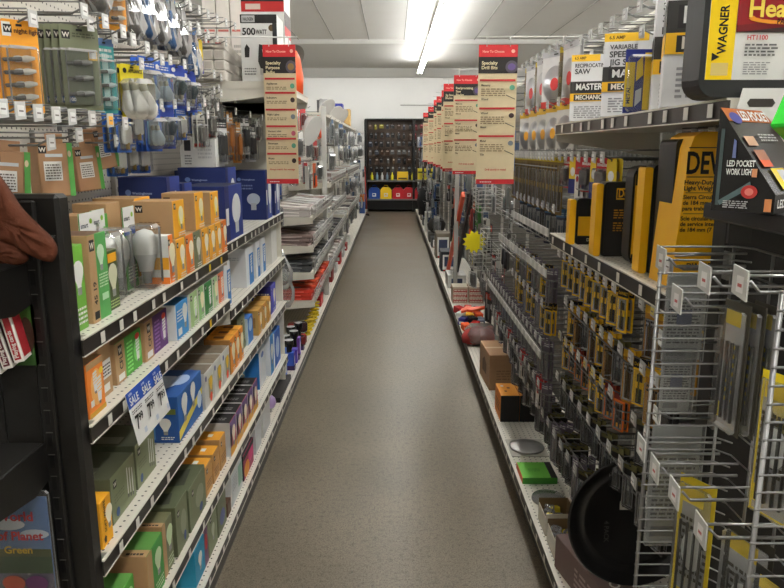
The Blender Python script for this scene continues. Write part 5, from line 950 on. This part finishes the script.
# mid / far hanging merchandise, right: bigger packs row by row
MIX = {
 'm_clear': ('hardware_pack', .12, .2, (170, 176, 178), [('r', .1, .7, .9, .95, (60, 90, 130)), ('r', .2, .1, .8, .6, (120, 124, 126))], ('blob', (96, 100, 104))),
 'm_dark': ('hardware_pack', .1, .22, (52, 50, 50), [('r', .1, .75, .9, .95, (190, 60, 40)), ('r', .3, .1, .7, .6, (150, 150, 150))], ('tool', (40, 40, 44))),
 'm_blue': ('hardware_pack', .1, .2, (48, 84, 130), [('r', .2, .1, .8, .6, (150, 160, 170))], ('tool', (30, 60, 120))),
 'm_orange': ('hardware_pack', .09, .22, (214, 96, 44), [('r', .2, .1, .8, .6, (60, 60, 60))], ('tool', (230, 90, 40))),
 'm_white': ('hardware_pack', .12, .19, (214, 214, 210), [('r', .1, .1, .9, .6, (150, 152, 154)), ('r', .1, .75, .5, .92, (60, 60, 60))], ('blob', (130, 130, 130))),
 'm_yellow': ('hardware_pack', .09, .17, (226, 206, 50), [('r', .2, .1, .8, .6, (70, 66, 50))], ('blob', (60, 60, 60))),
 'm_green': ('hardware_pack', .08, .16, (80, 150, 70), [('r', .2, .1, .8, .6, (190, 200, 190))], ('blob', (60, 90, 60))),
 'm_red': ('hardware_pack', .1, .18, (176, 44, 44), [('r', .2, .1, .8, .6, (210, 200, 190))], ('blob', (130, 40, 40))),
 'm_silver': ('hardware_bag', .16, .24, (186, 188, 190), [('r', .0, .85, 1, 1, (230, 230, 228)), ('r', .1, .5, .5, .7, (120, 124, 130))], ('blob', (160, 160, 162), (200, 200, 200))),
}
PK.update(MIX)
MW = {'m_clear': 'clear and steel hardware pack', 'm_dark': 'black handled tool pack', 'm_blue': 'blue tool pack', 'm_orange': 'orange tool pack', 'm_white': 'white hardware pack', 'm_yellow': 'yellow accessory pack', 'm_green': 'green accessory pack', 'm_red': 'red hardware pack', 'm_silver': 'silver plastic bag of hardware'}
HT = {1.9: 'highest', 1.62: 'second highest', 1.36: 'third', 1.1: 'fourth', .84: 'fifth', .58: 'lowest'}
def wall_of(side, y0, y1, stp, zs, kinds, X, where, n=1, seed=3):
    r = random.Random(seed); f = 1 if side < 0 else -1
    for z, hw in zs:
        y = y0; i = 0
        while y < y1:
            kd = r.choice(kinds); xx = X + f * r.uniform(-.09, .03)
            for j in range(n): pack(kd, side, xx - f * j * .03, y, z + r.uniform(-.03, .03) * (j == 0), f'{MW[kd]}, {hw} row {where}, {nth(i)} along', f'{MW[kd]} in the {hw} row {where}', r.uniform(-.5, .5))
            y += stp * r.uniform(.85, 1.2); i += 1
        m_ = M('steel', (140, 140, 138)); xb = XB if side < 0 else XRB
        m_.tube([(X - f * .1, y0 - .1, z + .012), (X - f * .1, y1, z + .012)], .004, 5)
        yy = y0 - .05
        while yy < y1: m_.tube([(xb, yy, z + .012), (X + f * .03, yy, z + .012), (X + f * .045, yy, z + .025)], .003, 4); yy += .6
        m_.build('hang_bar', label=f'long hang bar of the {hw} row {where}', category='rail')
ZS = [(1.92, 'highest'), (1.66, 'second'), (1.40, 'third'), (1.15, 'fourth'), (.90, 'fifth'), (.64, 'lowest')]
wall_of(1, 4.0, 6.2, .26, ZS, ['m_clear', 'm_white', 'm_red', 'm_dark', 'm_white', 'm_clear', 'm_orange'], .69, 'by the second hanging sign', seed=5)
wall_of(1, 6.4, 9.6, .36, ZS, ['m_orange', 'm_dark', 'm_blue', 'm_clear', 'm_green', 'm_dark', 'm_yellow'], .76, 'around the grey post', seed=6)
wall_of(1, 9.9, 17.2, .6, ZS, ['m_silver', 'm_clear', 'm_blue', 'm_silver', 'm_dark'], .62, 'far along the right side', seed=7)
# white wire cages midway
for i, (y, z) in enumerate(((4.4, .95), (4.9, 1.2), (5.1, .75))):
    q = M('paint', (200, 200, 196)); x0, x1, yy0, yy1 = .60, .78, y, y + .35
    for k in range(6):
        zz = z + .03 * k; q.tube([(x0, yy0, zz), (x1, yy0, zz), (x1, yy1, zz), (x0, yy1, zz), (x0, yy0, zz)], .0022, 4)
    for a in (0, .5, 1): q.tube([(x0 + a * (x1 - x0), yy0, z), (x0 + a * (x1 - x0), yy0, z + .15)], .0022, 4); q.tube([(x0, yy0 + a * (yy1 - yy0), z), (x0, yy0 + a * (yy1 - yy0), z + .15)], .0022, 4)
    q.build('wire_basket', label=f'white wire basket clipped to the right shelving, {["middle height", "highest", "lowest"][i]} of three', category='basket')
# black coat-like bag and yellow carton near far right end
q = M('cloth', (24, 24, 26)); q.lathe([(.05, 0), (.2, .05), (.24, .3), (.2, .55), (.08, .62)], (.72, 14.2, .3), (0, 0, 1), 14); q.build('tool_bag', label='large black tool bag bulging from the far right shelving', category='bag')
carton('yellow and black case above the black bag at the far right', .52, .86, 14.6, 14.9, 1.02, .22, base=(222, 206, 40), ny=((226, 212, 44), [('r', 0, .6, 1, .75, (90, 90, 40)), ('r', .1, .1, .9, .5, (200, 190, 60))]), side=1, name='tool_case', cat='tool case')
q = M('steel', (150, 150, 148)); q.box((.52, 14.55, 1.0), (.98, 15.0, 1.018)); q.build('wall_shelf', label='small steel shelf under the far yellow case', category='shelf')
q = M('cloth', (60, 58, 56)); q.lathe([(.06, 0), (.13, .05), (.15, .14), (.1, .22), (.03, .25)], (.70, 11.2, ZE + .14), (0, 0, 1), 12); q.box((.58, 11.05, ZE + .001), (.83, 11.4, ZE + .14), (90, 88, 84)); q.build('rope_coil', label='dark grey coil of rope on a box at the far bottom right shelf', category='rope')
# ------------------------------------------------------------------ left far run
# pegged section 4.2 - 5.2
wall_of(-1, 4.35, 5.15, .2, [(1.9, 'highest'), (1.7, 'second'), (1.5, 'third'), (1.3, 'fourth')], ['m_white', 'm_clear', 'm_silver', 'm_blue'], -.78, 'just past the white end board', seed=8)
# clear packed globe bulbs & flashlights
for i, (x, y, z, r) in enumerate(((-.72, 4.45, .74, .07), (-.73, 4.62, .58, .065))):
    q = M('haze', WHT); q.lathe([(.01, .26), (.03, .2), (r, .12), (r * .95, .05), (r * .5, 0)], (x, y, z), (0, 0, 1), 14); q.build('bulb_bag', label=f'large clear bag with round bulb past the end board, {"upper" if i == 0 else "lower"} one', category='bag')
for i in range(5):
    y = 4.5 + .12 * i; q = M('gloss', (22, 22, 24)); q.lathe([(.02, 0), (.02, .11), (.032, .14), (.032, .175), (.028, .176)], (-.70 - .04 * (i % 2), y, ZE + .03), (0, 0, 1), 14, cols=[(22, 22, 24)] * 3 + [(190, 190, 192)] * 2); q.box((-.74 - .04 * (i % 2), y - .03, ZE), (-.66 - .04 * (i % 2), y + .03, ZE + .03), (60, 40, 90))
    q.build('flashlight', label=f'black flashlight standing on the bottom left shelf, {nth(i)} from the front', category='flashlight')
for i in range(6):
    carton(f'purple and blue small lamp pack on the bottom left shelf, {nth(i)} of the cluster', -.78 + (i % 2) * .06, -.725 + (i % 2) * .06, 4.05 + i * .075 + .35, 4.11 + i * .075 + .35, ZE + .03 * 0 + (0.001), .1 + .02 * (i % 3), base=((80, 60, 170), (50, 90, 190), (120, 70, 160))[i % 3], ax=((90, 70, 180), [('e', .5, .5, .3, .3, (210, 200, 230))]))
carton('blue white box standing at the floor shelf past the second bay', -.78, -.69, 4.24, 4.34, ZE, .2, base=(60, 110, 200), ax=((70, 120, 210), [('e', .5, .5, .3, .3, WHT)]), ny=((60, 110, 200), [('r', .1, .4, .9, .6, WHT)]))
# fence-front shelves with flat clear packs
def bay(y0, y1, zs, nm, kinds, X, seed, nst=3, stp=.22):
    r = random.Random(seed)
    for si, z in enumerate(zs):
        hw = ['top', 'second', 'third', 'fourth', 'fifth'][si]
        s = empty('bin_shelf', (X, (y0 + y1) / 2, z), f'white wire fronted shelf, {hw} one {nm}', 'shelf')
        M('paint', LW).box((XB, y0, z - .02), (X, y1, z), LW).build('deck', s)
        q = M('paint', LW); q.prism([(0, 0), (X - XB, 0), (X - XB, -.025), (0, -.06)], (XB, y0 + .002, z - .02), (1, 0, 0), (0, 0, 1), (0, 1, 0), .004); q.build('bracket', s)
        q = M('steel', (190, 190, 188)); 
        for zz in (.02, .055, .09): q.tube([(X + .004, y0, z + zz), (X + .004, y1, z + zz)], .0028, 4)
        k = int((y1 - y0) / .09)
        for j in range(k + 1): q.tube([(X + .004, y0 + j * (y1 - y0) / k, z - .01), (X + .004, y0 + j * (y1 - y0) / k, z + .095)], .0026, 4)
        q.build('wire_fence', s)
        y = y0 + .03; i = 0
        while y < y1 - .16:
            c, cn = kinds[si][r.randrange(len(kinds[si]))]; n = nst
            for j in range(n):
                key = ('flat', c)
                lab = f'{cn} flat pack, {hw} shelf {nm}, {nth(i)} stack'; x = X - .02 + r.uniform(-.01, 0); th = .026
                if key in PPROTO:
                    p = PPROTO[key]; o = dup(p, (x - p['_o'][0] - .14, y + .08 - p['_o'][1], z + .002 + j * (th + .001) - p['_o'][2]), lab, lab[:80]); o.rotation_euler = (r.uniform(-.03, .03), r.uniform(0, .12), r.uniform(-.25, .25))
                else:
                    q = M('gloss', c); lt_ = tuple(min(255, v + 60) for v in c)
                    q.box((x - .28, y, z + .002), (x, y + .16, z + .002 + th), c, ch=.005); q.box((x - .24, y - .001, z + .008), (x - .08, y, z + .015), lt_); q.art((x, y, z + .002), (0, 1, 0), (0, 0, 1), .16, th, [('r', .1, .2, .5, .8, lt_), ('r', .6, .2, .8, .8, (60, 60, 64))]); q.art((x - .28, y, z + .002 + th), (1, 0, 0), (0, 1, 0), .28, .16, [('r', .1, .1, .9, .5, lt_), ('e', .5, .7, .2, .15, (90, 90, 90))])
                    o = q.build('flat_pack', label=lab, category='pack', group=lab[:80]); PPROTO[key] = o; o['_o'] = list(o.location)
            y += stp; i += 1
S1 = [((176, 176, 176), 'silver grey'), ((196, 188, 184), 'pale pinkish'), ((150, 130, 126), 'brownish clear'), ((206, 206, 206), 'white clear')]
S2 = [((96, 96, 98), 'dark grey'), ((120, 116, 112), 'smoky grey'), ((70, 72, 76), 'charcoal')]
S3 = [((206, 60, 44), 'red'), ((226, 90, 60), 'orange red'), ((170, 60, 50), 'brick red')]
bay(5.2, 6.9, (1.13, .915, .71, .49), 'in the first far left bay', (S1, S1 + S2, S2, S3), -.60, 3)
bay(7.05, 9.2, (1.3, 1.0, .72, .47), 'in the second far left bay', (S1, S1, S2, S3 + S1), -.62, 4, 2, .3)
bay(9.6, 13.0, (1.3, .75), 'in the third far left bay', (S1, S1 + S2), -.62, 5, 2, .5)
wall_of(-1, 9.7, 13.1, .30, [(1.90, 'highest'), (1.68, 'second'), (1.18, 'third'), (.66, 'lowest')], ['m_silver', 'm_silver', 'm_clear', 'm_silver', 'm_white'], -.68, 'in the third far left bay', seed=15)
wall_of(-1, 5.3, 6.9, .22, [(1.95, 'highest'), (1.74, 'second'), (1.52, 'third')], ['m_white', 'm_clear', 'm_orange', 'm_silver', 'm_red', 'm_white'], -.72, 'over the first wire fronted bay', seed=9)
wall_of(-1, 7.1, 9.4, .4, [(1.95, 'highest'), (1.66, 'second')], ['m_white', 'm_clear', 'm_silver', 'm_silver'], -.70, 'over the second wire fronted bay', seed=10)
wall_of(-1, 13.3, 17.2, .6, [(1.98, 'highest'), (1.7, 'second'), (1.42, 'third'), (1.14, 'fourth'), (.86, 'fifth'), (.56, 'lowest')], ['m_silver', 'm_clear', 'm_silver', 'm_white', 'm_blue'], -.74, 'at the far left end', seed=11)
p_ = M('paint', (206, 206, 202)); p_.box((-.70, 6.95, ZE), (-.655, 7.0, 2.04), (206, 206, 202), ch=.004); p_.build('upright_post', label='light upright post midway along the left shelving', category='post')
q = shelf('top_shelf', 'far left top shelf with lamps and a blue box', -1, -.68, XB, 7.1, 13.0, 1.99, 31, labels=False, strip=LW, sh=.03)
carton('blue and red box on the far left top shelf', -.86, -.70, 9.9, 10.2, 1.991, .26, base=(40, 50, 150), ny=((44, 56, 160), [('r', .1, .6, .9, .8, (206, 60, 70)), ('e', .3, .35, .14, .1, WHT), ('e', .7, .35, .14, .1, WHT)]))
carton('tan box at the end of the far left top shelf', -.80, -.70, 11.6, 11.9, 1.991, .28, base=(214, 176, 110))
for i, (x, y, r) in enumerate(((-.74, 7.3, .1), (-.76, 8.6, .11), (-.75, 9.3, .12))):
    q = M('gloss', (226, 224, 220)); q.lathe([(.02, .0), (.03, .03), (r, .12), (r, .125), (r * .9, .124)], (x, y, 2.12), (.6, -.5, -.6), 18, cols=[(190, 190, 190)] * 2 + [(230, 228, 224)] * 3); q.box((x - .03, y - .03, 1.991), (x + .03, y + .03, 2.12), (90, 90, 92)); q.build('clamp_lamp', label=f'white reflector clamp lamp on the far left top shelf, {nth(i)} from the front', category='lamp')
q = M('gloss', (220, 220, 216)); q.lathe([(.02, 0), (.05, .06), (.13, .2), (.13, .205)], (-.83, 5.9, 1.86), (.75, -.3, -.35), 18); q.build('reflector_lamp', label='large pale reflector lamp hanging beside the left hanging sign', category='lamp')
# goods on far left base shelf
YC = (226, 200, 40)
for i in range(6):
    q = M('gloss', YC); y = 5.35 + i * .13
    for k in range(5): q.tube([(-.68 + .02 * math.cos(k + a), y + .03 * math.sin(a) + .012 * k, ZE + .02 + .025 * k) for a in [j * math.pi / 4 for j in range(9)]], .008, 5)
    q.build('chain_coil', label=f'yellow plastic chain bundle on the bottom left shelf, {nth(i)} in line', category='chain')
for i in range(8):
    c, cn = [((196, 40, 44), 'red'), ((190, 190, 188), 'grey'), ((150, 40, 40), 'dark red'), ((214, 214, 210), 'white')][i % 4]
    carton(f'{cn} small carton on the far bottom left shelf, {nth(i)} after the chain', -.80, -.68, 6.4 + i * .62, 6.62 + i * .62, ZE, .1 + .05 * (i % 3), base=c, ny=(c, [('r', .1, .3, .9, .6, WHT)]))
for i in range(5):
    c, cn = [((120, 40, 40), 'maroon'), ((60, 40, 40), 'dark'), ((150, 50, 46), 'red brown')][i % 3]
    q = M('gloss', c); q.lathe([(.03, 0), (.04, .01), (.04, .06), (.03, .075)], (-.70 - .07 * (i % 2), 5.08 + i * .03, ZE + (0 if i < 3 else .08)), (0, 0, 1), 14); q.build('tape_roll', label=f'{cn} tape roll on the bottom left shelf, {nth(i)} of the pile', category='tape')
# ------------------------------------------------------------------ back display
ob = empty('back_display', (.5, 19.1, 0), 'dark tall display at the end of the aisle', 'shelving')
M('peg', (66, 50, 38)).box((-.74, 19.15, 0), (2.2, 19.2, 2.42), (70, 54, 42)).build('panel', ob)
M('black', (18, 18, 18)).box((-.74, 18.95, 2.40), (2.2, 19.2, 2.43)).build('canopy', ob)
for x in (-.72, .55, 1.77): M('black', (20, 20, 20)).box((x - .03, 18.62, 0), (x + .03, 19.15, 2.4)).build('side_frame', ob)
for z, nm in ((.34, 'lower'), (.83, 'upper')): M('black', (24, 24, 24)).box((-.69, 18.62, z - .03), (2.2, 19.15, z), (40, 40, 40)).box((-.69, 18.6, z - .035), (2.2, 18.62, z), (110, 110, 108)).build('shelf', ob)
M('black', (14, 14, 14)).box((-.69, 18.66, 0.06), (2.2, 18.7, .30)).build('kick_plate', ob)
def jerry(x, c, nm, z=.34):
    o = empty('fuel_can', (x, 18.8, z), f'{nm} plastic fuel can on the low shelf at the end of the aisle', 'fuel can')
    w, h = .15, .30
    q = M('plastic', c); q.prism([(-w, 0), (w, 0), (w, h * .75), (w * .6, h), (-w * .6, h), (-w, h * .75)], (x, 18.68, z), (1, 0, 0), (0, 0, 1), (0, 1, 0), .17); q.build('body', o)
    q = M('plastic', c); q.tube([(x - .06, 18.76, z + h), (x - .04, 18.76, z + h + .05), (x + .04, 18.76, z + h + .05), (x + .06, 18.76, z + h)], .013, 6); q.build('handle', o)
    q = M('plastic', (30, 30, 30)); q.lathe([(.025, 0), (.025, .035)], (x + .085, 18.74, z + h * .9), (0, 0, 1), 10); q.build('cap', o)
    q = M('card', WHT); q.box((x - .05, 18.676, z + .06), (x + .05, 18.679, z + .15), (226, 220, 214)); q.box((x - .035, 18.674, z + .09), (x + .02, 18.676, z + .13), c); q.build('label', o)
for x, c, nm in ((-.50, (24, 70, 150), 'blue'), (-.19, (240, 200, 20), 'yellow'), (.135, (190, 26, 40), 'bright red'), (.43, (180, 24, 36), 'dark red'), (.72, (170, 24, 34), 'rightmost red')): jerry(x, c, nm)
for i in range(9):
    x = -.56 + i * .135; c, cn = [((220, 210, 40), 'yellow'), ((120, 150, 170), 'pale blue'), ((190, 190, 190), 'white'), ((110, 130, 150), 'grey blue')][(i if i else 0) % 4]
    if 5 <= i <= 6: continue
    q = M('plastic', c); q.lathe([(.035, 0), (.038, .01), (.036, .12), (.015, .16), (.013, .2)], (x, 18.8, .83), (0, 0, 1), 10); q.build('bottle', label=f'{cn} small bottle over the fuel cans, {nth(i)} from the left', category='bottle')
carton('yellow carton on the upper shelf of the back display', .11, .40, 18.75, 18.95, .83, .22, base=(220, 180, 30), ny=((224, 184, 30), [('r', .1, .1, .9, .3, (90, 70, 20))]))
r_ = random.Random(4)
BK = [((70, 70, 72), 'dark grey'), ((150, 120, 90), 'tan'), ((170, 40, 50), 'red'), ((150, 150, 148), 'silver'), ((40, 40, 46), 'black'), ((200, 190, 60), 'yellow'), ((120, 90, 70), 'brown'), ((90, 96, 110), 'slate')]
for rz_ in range(6):
    for cx in range(13):
        x = -.60 + cx * .15 + r_.uniform(-.02, .02); z = 2.28 - rz_ * .22
        c, cn = BK[(5 if (rz_ < 1 and cx in (1, 2)) else 2 if (cx in (8, 9) and rz_ < 2) else r_.choice((0, 1, 3, 4, 6, 7, 3, 4, 0)))]
        if x > 1.3: continue
        c = tuple(int(v * .6) for v in c)
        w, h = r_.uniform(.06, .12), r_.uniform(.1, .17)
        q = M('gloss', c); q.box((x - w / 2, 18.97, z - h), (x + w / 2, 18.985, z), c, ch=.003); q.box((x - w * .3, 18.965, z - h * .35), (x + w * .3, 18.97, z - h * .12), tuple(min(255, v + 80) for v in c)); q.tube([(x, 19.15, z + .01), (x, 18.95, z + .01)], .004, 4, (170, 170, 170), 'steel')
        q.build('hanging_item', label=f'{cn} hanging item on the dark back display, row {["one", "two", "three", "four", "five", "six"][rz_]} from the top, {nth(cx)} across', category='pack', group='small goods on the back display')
q = M('plastic', (150, 40, 34)); q.tube([(-.66, 17.6, 0.012), (-.74, 18.5, 1.2)], .014, 8); q.tube([(-.62, 17.5, .012), (-.70, 17.7, .05)], .03, 6, (40, 36, 34)); q.build('push_broom', label='broom with red handle leaning at the far end of the left shelving', category='broom')
carton('blue and orange carton low at the far end of the left shelving', -.78, -.66, 16.2, 16.6, ZE + .0, .45, base=(60, 90, 150), ny=((206, 120, 60), [('r', 0, 0, 1, .6, (60, 90, 150))]))
# ------------------------------------------------------------------ left endcap (black)
BKC = (24, 23, 22)
le = empty('endcap_display', (-.85, 1.42, 0), 'black metal endcap with slotted posts at the left front', 'shelving')
M('black', BKC).box((-.835, 1.40, 0), (-.672, 1.452, 1.542), (30, 29, 27), ch=.008).build('end_post', le)
q = M('black', (30, 29, 27)); q.box((-.745, 1.385, 0), (-.715, 1.40, 1.53), (26, 25, 24), ch=.003)
for k in range(28): q.box((-.735, 1.3845, .06 + k * .05), (-.725, 1.3852, .09 + k * .05), (5, 5, 5)); q.box((-.737, 1.384, .09 + k * .05), (-.723, 1.3846, .092 + k * .05), (90, 88, 84))
q.build('slotted_upright', le)
M('blackpeg', BKC).box((-1.6, 1.41, 0), (-.836, 1.44, 1.52), (26, 25, 24)).build('back_panel', le)
q = M('card', (150, 150, 145)); q.text((-.712, 1.3985, 1.455), (1, 0, 0), (0, 0, 1), .012, 'Lozier', (130, 130, 126), False); q.build('maker_mark', le)
def eshelf(z, t, l):
    s = empty('endcap_shelf', (-1.1, 1.2, z), l, 'shelf')
    M('black', (30, 29, 27)).box((-1.6, 1.02, z - .02), (-.742, 1.383, z), (38, 37, 35), ch=.003).build('deck', s)
    M('black', (26, 25, 24)).prism([(0, 0), (.363, 0), (.363, -t), (.30, -t - .01), (0, -.05)], (-.742, 1.02, z), (0, 1, 0), (0, 0, 1), (1, 0, 0), .003).build('bracket', s)
    return s
eshelf(1.405, .085, 'upper black endcap shelf under the leather glove'); eshelf(1.02, .085, 'lower black endcap shelf at the left edge')
gl = empty('work_glove', (-.73, 1.33, 1.435), 'brown leather work glove lying over the corner of the black endcap shelf', 'glove')
def puffy(outline, y, t, col, name):
    n = len(outline); pts = [at(u, v, Y=y) for u, v in outline]
    fine = []
    for i in range(n):
        p0, p1, p2, p3 = pts[i - 1], pts[i], pts[(i + 1) % n], pts[(i + 2) % n]
        for k in range(3):
            a = k / 3; fine.append(.5 * ((2 * p1) + (p2 - p0) * a + (2 * p0 - 5 * p1 + 4 * p2 - p3) * a * a + (3 * p1 - p0 - 3 * p2 + p3) * a ** 3))
    c = sum(fine, Vector()) / len(fine); q = M('leather', col); m = len(fine); rings = []
    for sc, dy in ((.96, t * .5), (1, 0), (.97, -t * .4), (.86, -t * .8), (.6, -t), (.3, -t * .92)):
        rings.append([q.vert((c.x + (p.x - c.x) * sc, y + dy + .004 * math.sin(9 * k / m * 6.28) * (sc < .95), c.z + (p.z - c.z) * sc)) for k, p in enumerate(fine)])
    for a, b_ in zip(rings, rings[1:]):
        for k in range(m): q.face([a[k], a[(k + 1) % m], b_[(k + 1) % m], b_[k]], None, None, True)
    q.face(rings[0][::-1]); q.face(rings[-1], None, None, True)
    return q.build(name, gl)
puffy([(-34, 150), (-12, 164), (4, 184), (20, 208), (38, 226), (52, 240), (57, 252), (52, 262), (38, 258), (20, 248), (2, 240), (-20, 236), (-40, 220)], 1.345, .022, (92, 50, 33), 'hand')
puffy([(-36, 226), (-10, 234), (8, 242), (24, 252), (28, 260), (20, 265), (8, 263), (-8, 264), (-30, 258)], 1.335, .018, (84, 46, 30), 'thumb')
puffy([(-60, 140), (-36, 140), (-24, 160), (-30, 200), (-38, 226), (-62, 230), (-72, 185)], 1.34, .026, (70, 38, 26), 'cuff')
# fanned booklets and tray on the endcap
tb = M('gloss', (70, 110, 50)); tb.box((-.83, 1.385, 1.19), (-.735, 1.395, 1.32), (60, 104, 46)); tb.art((-.83, 1.385, 1.19), (1, 0, 0), (0, 0, 1), .095, .13, [('e', .4, .8, .3, .12, (110, 170, 70)), ('e', .8, .5, .15, .3, (60, 50, 40))]); tb.build('display_card', label='green picture card behind the fanned seed packets on the endcap', category='card')
BCOL = [((150, 40, 120), 'purple'), ((40, 96, 60), 'green'), ((60, 30, 34), 'dark brown'), ((96, 30, 40), 'maroon'), ((170, 34, 44), 'red')]
for i, (c, cn) in enumerate(BCOL):
    m_ = M('card', (236, 232, 226)); m_.T = Matrix.Translation((-.835 + i * .0205, 1.30 + .006 * i, 1.165 + .012 * i)) @ Matrix.Rotation(-.32 + .03 * i, 4, 'Y') @ Matrix.Rotation(.25, 4, 'Z')
    m_.box((0, 0, 0), (.019, .08, .10), (238, 234, 228), ch=.001); m_.art((0, 0, 0), (1, 0, 0), (0, 0, 1), .019, .10, [('r', .18, .06, .82, .94, c), ('v', .62, .1, .011, 'Playing cards', (226, 220, 214), .8)]); m_.art((.019, 0, 0), (0, 1, 0), (0, 0, 1), .08, .1, [('r', .08, .08, .92, .92, c)])
    m_.build('card_packet', label=f'{cn} edged white packet in the fanned row on the left endcap', category='packet')
q = M('steel', (150, 150, 148)); q.tube([(-.80, 1.40, 1.345), (-.80, 1.24, 1.345), (-.80, 1.23, 1.36)], .003, 6); q.build('peg_hook', label='single hook above the fanned packets on the black endcap', category='display hook')
wb = empty('picture_bag', (-.82, 1.3, .70), 'clear bag with a landscape picture and red lettering at the bottom left', 'bag')
q = M('card', (80, 120, 180)); x0, x1, y_, z0, z1 = -.865, -.74, 1.36, .68, .905; q.box((x0, y_, z0), (x1, y_ + .004, z1), (86, 128, 190))
q.art((x0, y_, z0), (1, 0, 0), (0, 0, 1), x1 - x0, z1 - z0, [('r', 0, 0, 1, .2, (60, 50, 90)), ('r', 0, .2, 1, .42, (70, 90, 60)), ('r', 0, .38, 1, .46, (90, 96, 60)), ('e', .3, .72, .3, .06, (220, 226, 236)), ('e', .75, .62, .25, .05, (210, 218, 232)), ('t', .1, .76, .03, 'World', (200, 44, 60), 'l', .8), ('t', .1, .56, .028, 'of Planet', (206, 50, 56), 'l', .85), ('t', .2, .42, .024, 'Green', (230, 190, 60), 'l', .6), ('e', .3, .1, .2, .08, (210, 90, 60)), ('e', .7, .1, .2, .08, (120, 50, 120))]); q.build('picture', wb)
M('clear', WHT).box((x0 - .008, y_ - .02, z0 - .008), (x1 + .012, y_ - .001, z1 + .02), ch=.006).build('bag', wb)
# ------------------------------------------------------------------ world, camera, view
w = bpy.data.worlds.new('world'); bpy.context.scene.world = w; w.use_nodes = True
w.node_tree.nodes['Background'].inputs[0].default_value = (1, .99, .96, 1); w.node_tree.nodes['Background'].inputs[1].default_value = .02
cam = bpy.data.cameras.new('camera'); co = bpy.data.objects.new('camera', cam); C.objects.link(co)
cam.sensor_fit = 'HORIZONTAL'; cam.sensor_width = 36; cam.lens = 36 * F / 784; cam.clip_start = .05
co.matrix_world = Matrix.Translation(CAM) @ CM; bpy.context.scene.camera = co
for o in bpy.data.objects:
    if '_o' in o: del o['_o']
vs = bpy.context.scene.view_settings; vs.view_transform = 'Standard'; vs.look = 'None'; vs.gamma = 1; vs.use_curve_mapping = False; vs.exposure = 0.6
bpy.context.scene.cycles.transparent_max_bounces = 16
